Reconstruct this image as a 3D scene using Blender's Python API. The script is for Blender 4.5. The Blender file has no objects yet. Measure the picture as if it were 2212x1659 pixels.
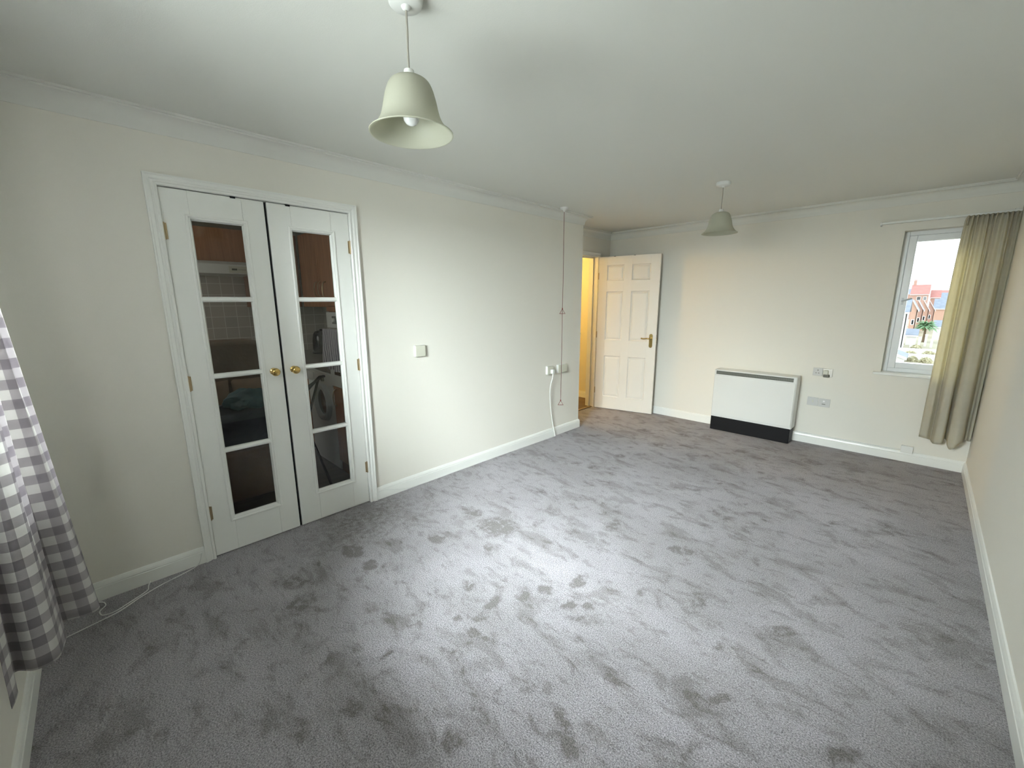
import bpy, bmesh, math, random
from mathutils import Vector, Matrix, noise
random.seed(7)
PI = math.pi
# ---- tuned values
P_SKY = 2900.0
P_STEEP = 2700.0
SKY, P_NEAR, P_FAR, P_HALL, P_KIT, EXPO = 2.9, 88.0, 2300.0, 56.0, 3.4, 0.25
NEAR_Z = 0.33
NEAR_HEM = [(.34,.07),(.40,.15),(.45,.16),(.49,.09),(.54,.09),(.58,.17),(.63,.215),(.685,.222),(.70,.19),(.685,.13),(.71,.112),(.77,.140),(.84,.138),(.90,.125),(.91,.08),(.875,.040),(.91,.022),(.98,.05),(1.05,.045)]
FAR_HEM = [(2.802,5.300),(2.812,5.275),(2.845,5.262),(2.862,5.285),(2.875,5.300),(2.885,5.268),(2.900,5.235),(2.935,5.228),(2.950,5.250),(2.948,5.290),(2.960,5.300),(2.968,5.255),(2.975,5.210),(3.010,5.185),(3.045,5.205),(3.060,5.250),(3.062,5.295),(3.080,5.300),(3.088,5.270),(3.100,5.262)]
scene = bpy.context.scene
COL = scene.collection

# ------------------------------------------------------------------ camera
W, L, H = 3.11, 5.352, 2.31          # room width (x), depth (y), ceiling height
YC, D = 4.162, 0.408                 # where the left wall ends, depth of the door alcove
cd = bpy.data.cameras.new('camera'); cam = bpy.data.objects.new('camera', cd); COL.objects.link(cam)
cd.sensor_width = 36.0; cd.lens = 889.66/2212*36.0; cd.clip_start = 0.02; cd.clip_end = 2000
yaw, pit, rol = 0.7824, -0.1976, -0.0046
fw = Vector((-math.sin(yaw)*math.cos(pit), math.cos(yaw)*math.cos(pit), math.sin(pit)))
rt = Vector((math.cos(yaw), math.sin(yaw), 0)); up = rt.cross(fw)
rt2 = rt*math.cos(rol)+up*math.sin(rol); up2 = -rt*math.sin(rol)+up*math.cos(rol)
m = Matrix((rt2, up2, -fw)).transposed().to_4x4(); m.translation = Vector((2.7055, 0.3565, 1.4339))
cam.matrix_world = m
scene.camera = cam

# ------------------------------------------------------------------ sky and lamps
wd = bpy.data.worlds.new('world'); scene.world = wd; wd.use_nodes = True
wn = wd.node_tree.nodes; wl = wd.node_tree.links
bg = wn['Background']; bg.inputs['Strength'].default_value = SKY
tc = wn.new('ShaderNodeTexCoord'); sp = wn.new('ShaderNodeSeparateXYZ'); cr = wn.new('ShaderNodeValToRGB')
wl.new(tc.outputs['Generated'], sp.inputs[0]); wl.new(sp.outputs['Z'], cr.inputs[0]); wl.new(cr.outputs[0], bg.inputs['Color'])
cr.color_ramp.elements[0].color = (0.95, 0.97, 1.0, 1); cr.color_ramp.elements[1].color = (0.74, 0.87, 1.0, 1)
def area(name, loc, target, sx, sy, power, color, spread=PI):
    l = bpy.data.lights.new(name, 'AREA'); l.shape = 'RECTANGLE'; l.size = sx; l.size_y = sy
    l.energy = power; l.color = color; l.spread = spread
    o = bpy.data.objects.new(name, l); COL.objects.link(o); o.location = loc
    o.rotation_euler = (Vector(target)-Vector(loc)).to_track_quat('-Z', 'Y').to_euler(); return o
# daylight in the window behind the camera
area('daylight_near_window', (1.32, -0.30, 1.44), (0.95, 1.3, 1.16), 1.7, 1.35, P_NEAR, (0.95, 1.0, 0.98))
area('sky_near_window', (2.35, -1.6, 2.65), (0.75, 1.3, 0.75), 3.4, 1.9, P_SKY, (0.93, 0.96, 1.0))
area('high_sky_near_window', (0.95, -0.80, 3.0), (1.15, 0.5, 0.4), 2.4, 0.8, P_STEEP, (0.93, 0.95, 1.0))
# bright sky seen high through the far window
area('daylight_far_window', (4.6, 13.0, 7.0), (2.6, 5.2, 1.3), 5.0, 4.0, P_FAR, (0.95, 0.97, 1.0))
area('daylight_far_window_side', (9.2, 10.2, 5.0), (2.5, 5.42, 1.4), 4.0, 3.0, P_FAR, (0.90, 0.95, 1.0))
# weak fill lamp added to brighten the kitchen, which has no window here
area('kitchen_fill', (-1.25, 0.12, 1.65), (-1.25, 2.0, 1.3), 0.8, 0.7, P_KIT, (1.0, 0.95, 0.88))
def point(name, loc, power, color, r=0.05):
    l = bpy.data.lights.new(name, 'POINT'); l.energy = power; l.color = color; l.shadow_soft_size = r
    o = bpy.data.objects.new(name, l); COL.objects.link(o); o.location = loc; return o
point('hall_lamp', (-1.45, 4.35, 2.0), P_HALL, (1.0, 0.62, 0.17))
vs = scene.view_settings; vs.view_transform = 'Standard'; vs.look = 'None'; vs.gamma = 1; vs.exposure = EXPO
vs.use_curve_mapping = False

# ------------------------------------------------------------------ materials
def srgb(r, g, b):
    f = lambda c: (c/255/12.92) if c/255 <= 0.04045 else ((c/255+0.055)/1.055)**2.4
    return (f(r), f(g), f(b), 1)
def mat(name, col, rough=0.5, metal=0.0, bump=None, vary=None, spec=0.5, trans=None, coord='Object'):
    mt = bpy.data.materials.new(name); mt.use_nodes = True
    nt = mt.node_tree; N = nt.nodes; K = nt.links; b = N['Principled BSDF']
    b.inputs['Base Color'].default_value = col; b.inputs['Roughness'].default_value = rough
    b.inputs['Metallic'].default_value = metal; b.inputs['Specular IOR Level'].default_value = spec
    tcn = N.new('ShaderNodeTexCoord')
    if vary:
        sc, amt = vary
        n = N.new('ShaderNodeTexNoise'); n.inputs['Scale'].default_value = sc; n.inputs['Detail'].default_value = 3
        K.new(tcn.outputs[coord], n.inputs['Vector'])
        mx = N.new('ShaderNodeMix'); mx.data_type = 'RGBA'
        mx.inputs['A'].default_value = [c*(1-amt) for c in col[:3]]+[1]; mx.inputs['B'].default_value = [min(1, c*(1+amt)) for c in col[:3]]+[1]
        K.new(n.outputs['Fac'], mx.inputs['Factor']); K.new(mx.outputs['Result'], b.inputs['Base Color'])
    if bump:
        sc, st, di = bump
        n = N.new('ShaderNodeTexNoise'); n.inputs['Scale'].default_value = sc; n.inputs['Detail'].default_value = 2
        K.new(tcn.outputs[coord], n.inputs['Vector'])
        bp = N.new('ShaderNodeBump'); bp.inputs['Strength'].default_value = st; bp.inputs['Distance'].default_value = di
        K.new(n.outputs['Fac'], bp.inputs['Height']); K.new(bp.outputs[0], b.inputs['Normal'])
    if trans:
        t = N.new('ShaderNodeBsdfTranslucent'); t.inputs['Color'].default_value = trans[1]
        mxs = N.new('ShaderNodeMixShader'); mxs.inputs[0].default_value = trans[0]
        K.new(b.outputs[0], mxs.inputs[1]); K.new(t.outputs[0], mxs.inputs[2])
        K.new(mxs.outputs[0], N['Material Output'].inputs['Surface'])
    return mt
def glass_mat(name, tint, f0=0.04):
    mt = bpy.data.materials.new(name); mt.use_nodes = True; nt = mt.node_tree; N = nt.nodes; K = nt.links
    N.remove(N['Principled BSDF'])
    t = N.new('ShaderNodeBsdfTransparent'); t.inputs['Color'].default_value = tint
    g = N.new('ShaderNodeBsdfGlossy'); g.inputs['Roughness'].default_value = 0.02
    fr = N.new('ShaderNodeFresnel'); fr.inputs['IOR'].default_value = 1.45
    mx = N.new('ShaderNodeMixShader'); K.new(fr.outputs[0], mx.inputs[0]); K.new(t.outputs[0], mx.inputs[1]); K.new(g.outputs[0], mx.inputs[2])
    K.new(mx.outputs[0], N['Material Output'].inputs['Surface']); return mt
def grid_mat(name, c1, c2, mortar, tile, gap, rough=0.35, plane='yz'):
    """square tiles (or bricks) from a brick texture, in metres"""
    mt = mat(name, c1, rough); nt = mt.node_tree; N = nt.nodes; K = nt.links; b = N['Principled BSDF']
    tcn = N.new('ShaderNodeTexCoord'); s = N.new('ShaderNodeSeparateXYZ'); c = N.new('ShaderNodeCombineXYZ')
    g = N.new('ShaderNodeNewGeometry')
    K.new(g.outputs['Position'], s.inputs[0])
    K.new(s.outputs['Y' if plane[0] == 'y' else 'X'], c.inputs[0]); K.new(s.outputs['Z' if plane[1] == 'z' else 'Y'], c.inputs[1])
    br = N.new('ShaderNodeTexBrick'); K.new(c.outputs[0], br.inputs['Vector'])
    br.inputs['Color1'].default_value = c1; br.inputs['Color2'].default_value = c2; br.inputs['Mortar'].default_value = mortar
    br.inputs['Scale'].default_value = 1.0; br.inputs['Mortar Size'].default_value = gap
    br.inputs['Brick Width'].default_value = tile[0]; br.inputs['Row Height'].default_value = tile[1]
    br.offset = tile[2]; K.new(br.outputs['Color'], b.inputs['Base Color'])
    return mt
def wood_mat(name, c1, c2, rough=0.4, stretch=(14, 14, 1.2)):
    mt = mat(name, c1, rough); nt = mt.node_tree; N = nt.nodes; K = nt.links; b = N['Principled BSDF']
    g = N.new('ShaderNodeNewGeometry'); mp = N.new('ShaderNodeMapping'); mp.inputs['Scale'].default_value = stretch
    n = N.new('ShaderNodeTexNoise'); n.inputs['Scale'].default_value = 2.2; n.inputs['Detail'].default_value = 5; n.inputs['Distortion'].default_value = 0.6
    K.new(g.outputs['Position'], mp.inputs['Vector']); K.new(mp.outputs[0], n.inputs['Vector'])
    r = N.new('ShaderNodeValToRGB'); r.color_ramp.elements[0].color = c1; r.color_ramp.elements[1].color = c2
    r.color_ramp.elements[0].position = 0.3; r.color_ramp.elements[1].position = 0.72
    K.new(n.outputs['Fac'], r.inputs[0]); K.new(r.outputs[0], b.inputs['Base Color']); return mt

M = {}
M['wall'] = mat('wall_paint', (0.785, 0.765, 0.695, 1), 0.75, bump=(220, 0.12, 0.002), spec=0.25)
M['ceiling'] = mat('ceiling_paint', (0.74, 0.745, 0.70, 1), 0.8, bump=(260, 0.15, 0.002), spec=0.2)
M['gloss'] = mat('white_gloss_paint', (0.83, 0.84, 0.80, 1), 0.28)
M['door6'] = mat('cream_door_paint', (0.80, 0.77, 0.70, 1), 0.4)
M['brass'] = mat('polished_brass', (0.62, 0.44, 0.16, 1), 0.16, 1.0)
M['dull_brass'] = mat('dull_brass', (0.42, 0.33, 0.2, 1), 0.35, 0.9)
M['white_plastic'] = mat('white_plastic', (0.78, 0.79, 0.76, 1), 0.35)
M['cream_plastic'] = mat('cream_plastic', (0.62, 0.62, 0.52, 1), 0.4)
M['grey_plastic'] = mat('grey_plastic', (0.12, 0.12, 0.10, 1), 0.4)
M['pvc'] = mat('white_window_frame', (0.84, 0.86, 0.87, 1), 0.3)
M['black'] = mat('black_metal', (0.004, 0.004, 0.005, 1), 0.5, spec=0.25)
M['black_gloss'] = mat('black_glass', (0.01, 0.01, 0.012, 1), 0.1)
M['grille'] = mat('grey_grille', (0.10, 0.105, 0.085, 1), 0.45, 0.3)
M['enamel'] = mat('white_enamel', (0.72, 0.73, 0.70, 1), 0.35, vary=(1.6, 0.05))
M['red'] = mat('red_plastic', (0.22, 0.02, 0.015, 1), 0.4)
M['cord'] = mat('grey_cord', (0.33, 0.31, 0.27, 1), 0.7)
M['shade'] = mat('frosted_cream_glass', (0.60, 0.60, 0.50, 1), 0.45, trans=(0.4, (0.64, 0.64, 0.52, 1)), bump=(90, 0.15, 0.001))
M['bulb'] = mat('pearl_bulb', (0.9, 0.9, 0.9, 1), 0.15)
M['glass'] = glass_mat('clear_glass', (0.93, 0.96, 0.95, 1))
M['wood'] = wood_mat('kitchen_wood', (0.30, 0.115, 0.042, 1), (0.46, 0.20, 0.082, 1))
M['wood_dark'] = mat('dark_kitchen_wood', (0.20, 0.07, 0.028, 1), 0.5)
M['worktop'] = mat('grey_worktop', (0.22, 0.205, 0.18, 1), 0.35, vary=(60, 0.35))
M['tiles'] = grid_mat('beige_wall_tiles', (0.52, 0.46, 0.40, 1), (0.44, 0.40, 0.36, 1), (0.70, 0.68, 0.62, 1), (0.108, 0.108, 0.0), 0.003, plane='yz')
M['tiles_end'] = grid_mat('grey_wall_tiles', (0.46, 0.44, 0.38, 1), (0.40, 0.39, 0.35, 1), (0.66, 0.64, 0.56, 1), (0.108, 0.108, 0.0), 0.003, plane='xz')
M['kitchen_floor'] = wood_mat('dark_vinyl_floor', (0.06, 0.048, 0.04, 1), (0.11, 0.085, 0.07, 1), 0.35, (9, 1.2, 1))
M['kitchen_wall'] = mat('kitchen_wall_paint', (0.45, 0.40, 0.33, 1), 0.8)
M['hall_wall'] = mat('hall_wall_paint', (0.76, 0.72, 0.60, 1), 0.8)
M['hall_floor'] = mat('hall_carpet', (0.16, 0.12, 0.09, 1), 0.95, bump=(150, 0.4, 0.004), vary=(8, 0.3))
M['chair'] = mat('brown_upholstery', (0.125, 0.07, 0.035, 1), 0.85, vary=(9, 0.4), bump=(30, 0.3, 0.01))
M['tan'] = mat('tan_cushion_cloth', (0.24, 0.15, 0.09, 1), 0.9, vary=(14, 0.25))
M['navy'] = mat('navy_cloth', (0.006, 0.009, 0.02, 1), 0.8, vary=(8, 0.4))
M['teal'] = mat('teal_cloth', (0.012, 0.06, 0.075, 1), 0.7, vary=(12, 0.4))
M['silver'] = mat('grey_plastic_ring', (0.55, 0.58, 0.60, 1), 0.3)
M['steel'] = mat('brushed_steel', (0.5, 0.48, 0.44, 1), 0.3, 0.9)

def carpet():
    mt = bpy.data.materials.new('grey_carpet'); mt.use_nodes = True; nt = mt.node_tree; N = nt.nodes; K = nt.links
    b = N['Principled BSDF']; b.inputs['Roughness'].default_value = 1.0; b.inputs['Specular IOR Level'].default_value = 0.1
    b.inputs['Sheen Weight'].default_value = 0.25; b.inputs['Sheen Roughness'].default_value = 0.5
    tcn = N.new('ShaderNodeTexCoord')
    def noi(scale, det=2, vec=None, dist=0.0, rough=0.5):
        n = N.new('ShaderNodeTexNoise'); n.inputs['Scale'].default_value = scale; n.inputs['Detail'].default_value = det
        n.inputs['Distortion'].default_value = dist; n.inputs['Roughness'].default_value = rough
        K.new(vec or tcn.outputs['Object'], n.inputs['Vector']); return n.outputs['Fac']
    def mapr(x, a, bb, c, d):
        r = N.new('ShaderNodeMapRange'); K.new(x, r.inputs['Value'])
        for k, v in zip(('From Min', 'From Max', 'To Min', 'To Max'), (a, bb, c, d)): r.inputs[k].default_value = v
        return r.outputs[0]
    def mth(op, a, bb):
        q = N.new('ShaderNodeMath'); q.operation = op
        for i, v in enumerate((a, bb)):
            if isinstance(v, (int, float)): q.inputs[i].default_value = v
            else: K.new(v, q.inputs[i])
        return q.outputs[0]
    at = N.new('ShaderNodeAttribute'); at.attribute_name = 'pile'
    marks = at.outputs['Fac']
    mp = N.new('ShaderNodeMapping'); mp.inputs['Rotation'].default_value = (0, 0, 0.7); mp.inputs['Scale'].default_value = (1, 1.9, 1)
    K.new(tcn.outputs['Object'], mp.inputs['Vector'])
    brk = noi(26, 4, None, 0.4, 0.65)                            # breaks the outline of each pressed mark
    mk = mapr(mth('MULTIPLY', marks, mapr(brk, 0.3, 0.7, 0.35, 1.65)), 0.18, 0.75, 0.0, 0.9)
    foot = mapr(noi(3.4, 6, mp.outputs[0], 0.5, 0.66), 0.52, 0.61, 0.0, 0.45)
    sweep = mapr(noi(1.3, 5, mp.outputs[0], 1.0, 0.62), 0.38, 0.64, 0.0, 0.30)
    fine = mapr(noi(9.5, 5, mp.outputs[0], 0.5, 0.66), 0.54, 0.64, 0.0, 0.40)
    pile = N.new('ShaderNodeMath'); pile.operation = 'MAXIMUM'; K.new(mk, pile.inputs[0])
    K.new(mth('ADD', mth('ADD', foot, sweep), fine), pile.inputs[1]); pile.use_clamp = True
    mx = N.new('ShaderNodeMix'); mx.data_type = 'RGBA'; K.new(pile.outputs[0], mx.inputs['Factor'])
    mx.inputs['A'].default_value = (0.375, 0.356, 0.382, 1); mx.inputs['B'].default_value = (0.135, 0.122, 0.115, 1)
    g1 = mapr(noi(190, 3, None, 0, 0.7), 0.32, 0.68, 0.30, 1.62); g2 = mapr(noi(330, 1), 0.3, 0.7, 0.75, 1.25)
    gr = mth('MULTIPLY', g1, g2)
    m2 = N.new('ShaderNodeMix'); m2.data_type = 'RGBA'; m2.blend_type = 'MULTIPLY'; m2.inputs['Factor'].default_value = 1.0
    K.new(mx.outputs['Result'], m2.inputs['A']); K.new(gr, m2.inputs['B']); K.new(m2.outputs['Result'], b.inputs['Base Color'])
    bp = N.new('ShaderNodeBump'); bp.inputs['Strength'].default_value = 0.6; bp.inputs['Distance'].default_value = 0.006
    K.new(mth('SUBTRACT', gr, mth('MULTIPLY', pile.outputs[0], 0.8)), bp.inputs['Height']); K.new(bp.outputs[0], b.inputs['Normal'])
    return mt
M['carpet'] = carpet()

def gingham():
    mt = bpy.data.materials.new('grey_gingham_cloth'); mt.use_nodes = True; nt = mt.node_tree; N = nt.nodes; K = nt.links
    b = N['Principled BSDF']; b.inputs['Roughness'].default_value = 0.9
    uv = N.new('ShaderNodeTexCoord'); s = N.new('ShaderNodeSeparateXYZ'); K.new(uv.outputs['UV'], s.inputs[0])
    def stripe(o):
        a = N.new('ShaderNodeMath'); a.operation = 'PINGPONG'; a.inputs[1].default_value = GCHK; K.new(o, a.inputs[0])
        c = N.new('ShaderNodeMath'); c.operation = 'GREATER_THAN'; c.inputs[1].default_value = GCHK/2; K.new(a.outputs[0], c.inputs[0]); return c.outputs[0]
    ad = N.new('ShaderNodeMath'); ad.operation = 'ADD'; K.new(stripe(s.outputs['X']), ad.inputs[0]); K.new(stripe(s.outputs['Y']), ad.inputs[1])
    hf = N.new('ShaderNodeMath'); hf.operation = 'MULTIPLY'; hf.inputs[1].default_value = 0.5; K.new(ad.outputs[0], hf.inputs[0])
    r = N.new('ShaderNodeValToRGB'); K.new(hf.outputs[0], r.inputs[0])
    r.color_ramp.elements[0].color = (0.84, 0.83, 0.81, 1); r.color_ramp.elements[1].color = (0.37, 0.345, 0.365, 1)
    e = r.color_ramp.elements.new(0.5); e.color = (0.56, 0.535, 0.545, 1); r.color_ramp.interpolation = 'CONSTANT'
    r.color_ramp.elements[1].position = 0.3; r.color_ramp.elements[2].position = 0.8
    K.new(r.outputs[0], b.inputs['Base Color'])
    t = N.new('ShaderNodeBsdfTranslucent'); K.new(r.outputs[0], t.inputs['Color'])
    mx = N.new('ShaderNodeMixShader'); mx.inputs[0].default_value = 0.5; K.new(b.outputs[0], mx.inputs[1]); K.new(t.outputs[0], mx.inputs[2])
    K.new(mx.outputs[0], N['Material Output'].inputs['Surface']); return mt
GCHK = 0.032
M['gingham'] = gingham()
M['curtain'] = mat('cream_damask_cloth', (0.64, 0.63, 0.57, 1), 0.75, trans=(0.45, (0.80, 0.72, 0.46, 1)), vary=(22, 0.12), bump=(30, 0.2, 0.004))
def towel():
    mt = mat('striped_tea_towel', (0.6, 0.58, 0.62, 1), 0.9); nt = mt.node_tree; N = nt.nodes; K = nt.links
    g = N.new('ShaderNodeNewGeometry'); w = N.new('ShaderNodeTexWave'); w.wave_type = 'BANDS'; w.bands_direction = 'X'
    w.inputs['Scale'].default_value = 16; w.inputs['Distortion'].default_value = 2.5; w.inputs['Detail'].default_value = 2
    K.new(g.outputs['Position'], w.inputs['Vector']); r = N.new('ShaderNodeValToRGB'); K.new(w.outputs['Fac'], r.inputs[0])
    r.color_ramp.elements[0].color = (0.20, 0.18, 0.24, 1); r.color_ramp.elements[1].color = (0.74, 0.71, 0.76, 1)
    K.new(r.outputs[0], N['Principled BSDF'].inputs['Base Color']); return mt
M['towel'] = towel()

# ------------------------------------------------------------------ mesh helpers
class B:
    def __init__(s): s.v = []; s.f = []; s.uv = None
    def box(s, x0, x1, y0, y1, z0, z1):
        x0, x1 = min(x0, x1), max(x0, x1); y0, y1 = min(y0, y1), max(y0, y1); z0, z1 = min(z0, z1), max(z0, z1)
        n = len(s.v)
        s.v += [(x0,y0,z0),(x1,y0,z0),(x1,y1,z0),(x0,y1,z0),(x0,y0,z1),(x1,y0,z1),(x1,y1,z1),(x0,y1,z1)]
        s.f += [tuple(n+i for i in q) for q in ((0,3,2,1),(4,5,6,7),(0,1,5,4),(1,2,6,5),(2,3,7,6),(3,0,4,7))]
        return s
    def poly_prism(s, pts, axis, a, b):
        """closed outline pts in the plane across axis ('x','y','z'), drawn from a to b"""
        n = len(s.v); k = len(pts)
        for c in (a, b):
            for p, q in pts: s.v.append({'x': (c, p, q), 'y': (p, c, q), 'z': (p, q, c)}[axis])
        s.f.append(tuple(range(n, n+k))); s.f.append(tuple(range(n+2*k-1, n+k-1, -1)))
        for i in range(k): j = (i+1) % k; s.f.append((n+i, n+j, n+k+j, n+k+i))
        return s
    def lathe(s, c, prof, axis='z', n=32, close=False):
        m0 = len(s.v)
        for r, h in prof:
            for i in range(n):
                a = 2*PI*i/n; p, q = r*math.cos(a), r*math.sin(a)
                d = {'z': (p, q, h), 'x': (h, p, q), 'y': (p, h, q)}[axis]
                s.v.append((c[0]+d[0], c[1]+d[1], c[2]+d[2]))
        for k in range(len(prof)-1):
            for i in range(n):
                j = (i+1) % n; s.f.append((m0+k*n+i, m0+k*n+j, m0+(k+1)*n+j, m0+(k+1)*n+i))
        if not close:
            s.f.append(tuple(m0+i for i in range(n))); k = (len(prof)-1)*n; s.f.append(tuple(m0+k+n-1-i for i in range(n)))
        return s
    def tube(s, pts, r, n=10, closed=False):
        pts = [Vector(p) for p in pts]; m0 = len(s.v); K = len(pts); ref = None
        for i, p in enumerate(pts):
            a = pts[(i-1) % K] if (closed or i > 0) else p; b = pts[(i+1) % K] if (closed or i < K-1) else p
            t = (b-a).normalized()
            if ref is None: ref = t.orthogonal().normalized()
            ref = (ref - t*ref.dot(t)).normalized(); w = t.cross(ref)
            for k in range(n):
                an = 2*PI*k/n; q = p+ref*(r*math.cos(an))+w*(r*math.sin(an)); s.v.append(tuple(q))
        R = K if closed else K-1
        for i in range(R):
            i2 = (i+1) % K
            for k in range(n):
                j = (k+1) % n; s.f.append((m0+i*n+k, m0+i*n+j, m0+i2*n+j, m0+i2*n+k))
        if not closed:
            s.f.append(tuple(m0+n-1-k for k in range(n))); s.f.append(tuple(m0+(K-1)*n+k for k in range(n)))
        return s
    def sheet(s, fn, nu, nv):
        m0 = len(s.v)
        for j in range(nv+1):
            for i in range(nu+1): s.v.append(tuple(fn(i/nu, j/nv)))
        for j in range(nv):
            for i in range(nu):
                a = m0+j*(nu+1)+i; s.f.append((a, a+1, a+nu+2, a+nu+1))
        return s
def smooth(pts, n=8, closed=False):
    """Catmull-Rom through the points"""
    P = [Vector(p) for p in pts]; K = len(P); out = []
    for i in range(K if closed else K-1):
        g = lambda k: P[k % K] if closed else P[max(0, min(K-1, k))]
        a, b, c, d = g(i-1), g(i), g(i+1), g(i+2)
        for t in [k/n for k in range(n)]:
            out.append(0.5*((2*b)+(c-a)*t+(2*a-5*b+4*c-d)*t*t+(3*b-a-3*c+d)*t**3))
    if not closed: out.append(P[-1])
    return out
def obj(name, b, m, parent=None, bevel=0, soft=False, seg=2, local=False):
    me = bpy.data.meshes.new(name); off = Vector((0, 0, 0))
    if parent is not None and not local:
        q = parent
        while q is not None: off += q.location; q = q.parent
    me.from_pydata([tuple(Vector(p)-off) for p in b.v], [], b.f)
    bm = bmesh.new(); bm.from_mesh(me); bmesh.ops.recalc_face_normals(bm, faces=bm.faces); bm.to_mesh(me); bm.free()
    me.materials.append(m if not isinstance(m, str) else M[m])
    o = bpy.data.objects.new(name, me); COL.objects.link(o)
    if parent is not None: o.parent = parent
    if bevel:
        md = o.modifiers.new('soft_edges', 'BEVEL'); md.width = bevel; md.segments = seg; md.limit_method = 'ANGLE'; md.angle_limit = 0.7
        soft = True
    if soft:
        for p in me.polygons: p.use_smooth = True
        if hasattr(me, 'set_sharp_from_angle'): me.set_sharp_from_angle(angle=0.75)
    return o
def tag(o, label, cat, group=None, kind=None):
    o['label'] = label; o['category'] = cat
    if group: o['group'] = group
    if kind: o['kind'] = kind
    return o
def thing(name, label, cat, loc, group=None, kind=None):
    o = bpy.data.objects.new(name, None); COL.objects.link(o); o.location = loc; o.empty_display_size = 0.05
    return tag(o, label, cat, group, kind)
def struct(name, b, m, bevel=0, soft=False):
    o = obj(name, b, m, bevel=bevel, soft=soft); o['kind'] = 'structure'; return o
def copy_tree(o, parent=None):
    c = o.copy(); COL.objects.link(c); c.parent = parent
    for ch in list(o.children): copy_tree(ch, c)
    return c
def mitres(path):
    out = []
    for i, p in enumerate(path):
        ns = []
        for a, b in ((i-1, i), (i, i+1)):
            if a >= 0 and b < len(path):
                d = (Vector(path[b])-Vector(path[a])).normalized(); ns.append(Vector((d.y, -d.x)))
        if len(ns) == 2: out.append((ns[0]+ns[1])/(1+ns[0].dot(ns[1])))
        else: out.append(ns[0])
    return out
def sweep(path, prof, seg=None):
    """profile [(off, z)] carried round a plan path with mitred corners; seg=(i,j) keeps only those runs"""
    mi = mitres([Vector(p) for p in path]); b = B(); i0, i1 = seg or (0, len(path)-1); k = len(prof)
    for i in range(i0, i1+1):
        for o_, z in prof: q = Vector(path[i])+mi[i]*o_; b.v.append((q.x, q.y, z))
    for i in range(i1-i0):
        for j in range(k):
            j2 = (j+1) % k; b.f.append((i*k+j, i*k+j2, (i+1)*k+j2, (i+1)*k+j))
    b.f.append(tuple(range(k))); b.f.append(tuple((i1-i0)*k+k-1-j for j in range(k)))
    return b
def wall_with_holes(axis, t0, t1, a0, a1, z0, z1, holes):
    """axis 'x': slab x=t0..t1 running along y=a0..a1; axis 'y': slab y=t0..t1 along x"""
    b = B(); cuts = sorted({a0, a1} | {h[0] for h in holes} | {h[1] for h in holes})
    for p, q in zip(cuts, cuts[1:]):
        hs = sorted([h for h in holes if h[0] < (p+q)/2 < h[1]], key=lambda h: h[2]); z = z0; segs = []
        for h in hs:
            if h[2] > z: segs.append((z, h[2]))
            z = h[3]
        if z < z1: segs.append((z, z1))
        for u, v in segs:
            b.box(t0, t1, p, q, u, v) if axis == 'x' else b.box(p, q, t0, t1, u, v)
    return b

# ================================================================== room shell
A0, A1, L0, L1, LM, DH = 0.615, 1.651, 0.665, 1.600, 1.128, 1.99     # kitchen doors: architrave, opening, meeting line, height
KX, KY = -2.30, 2.27                                                # kitchen back wall, end wall
HD0, HD1 = 4.285, 5.070                                             # hall doorway
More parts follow.
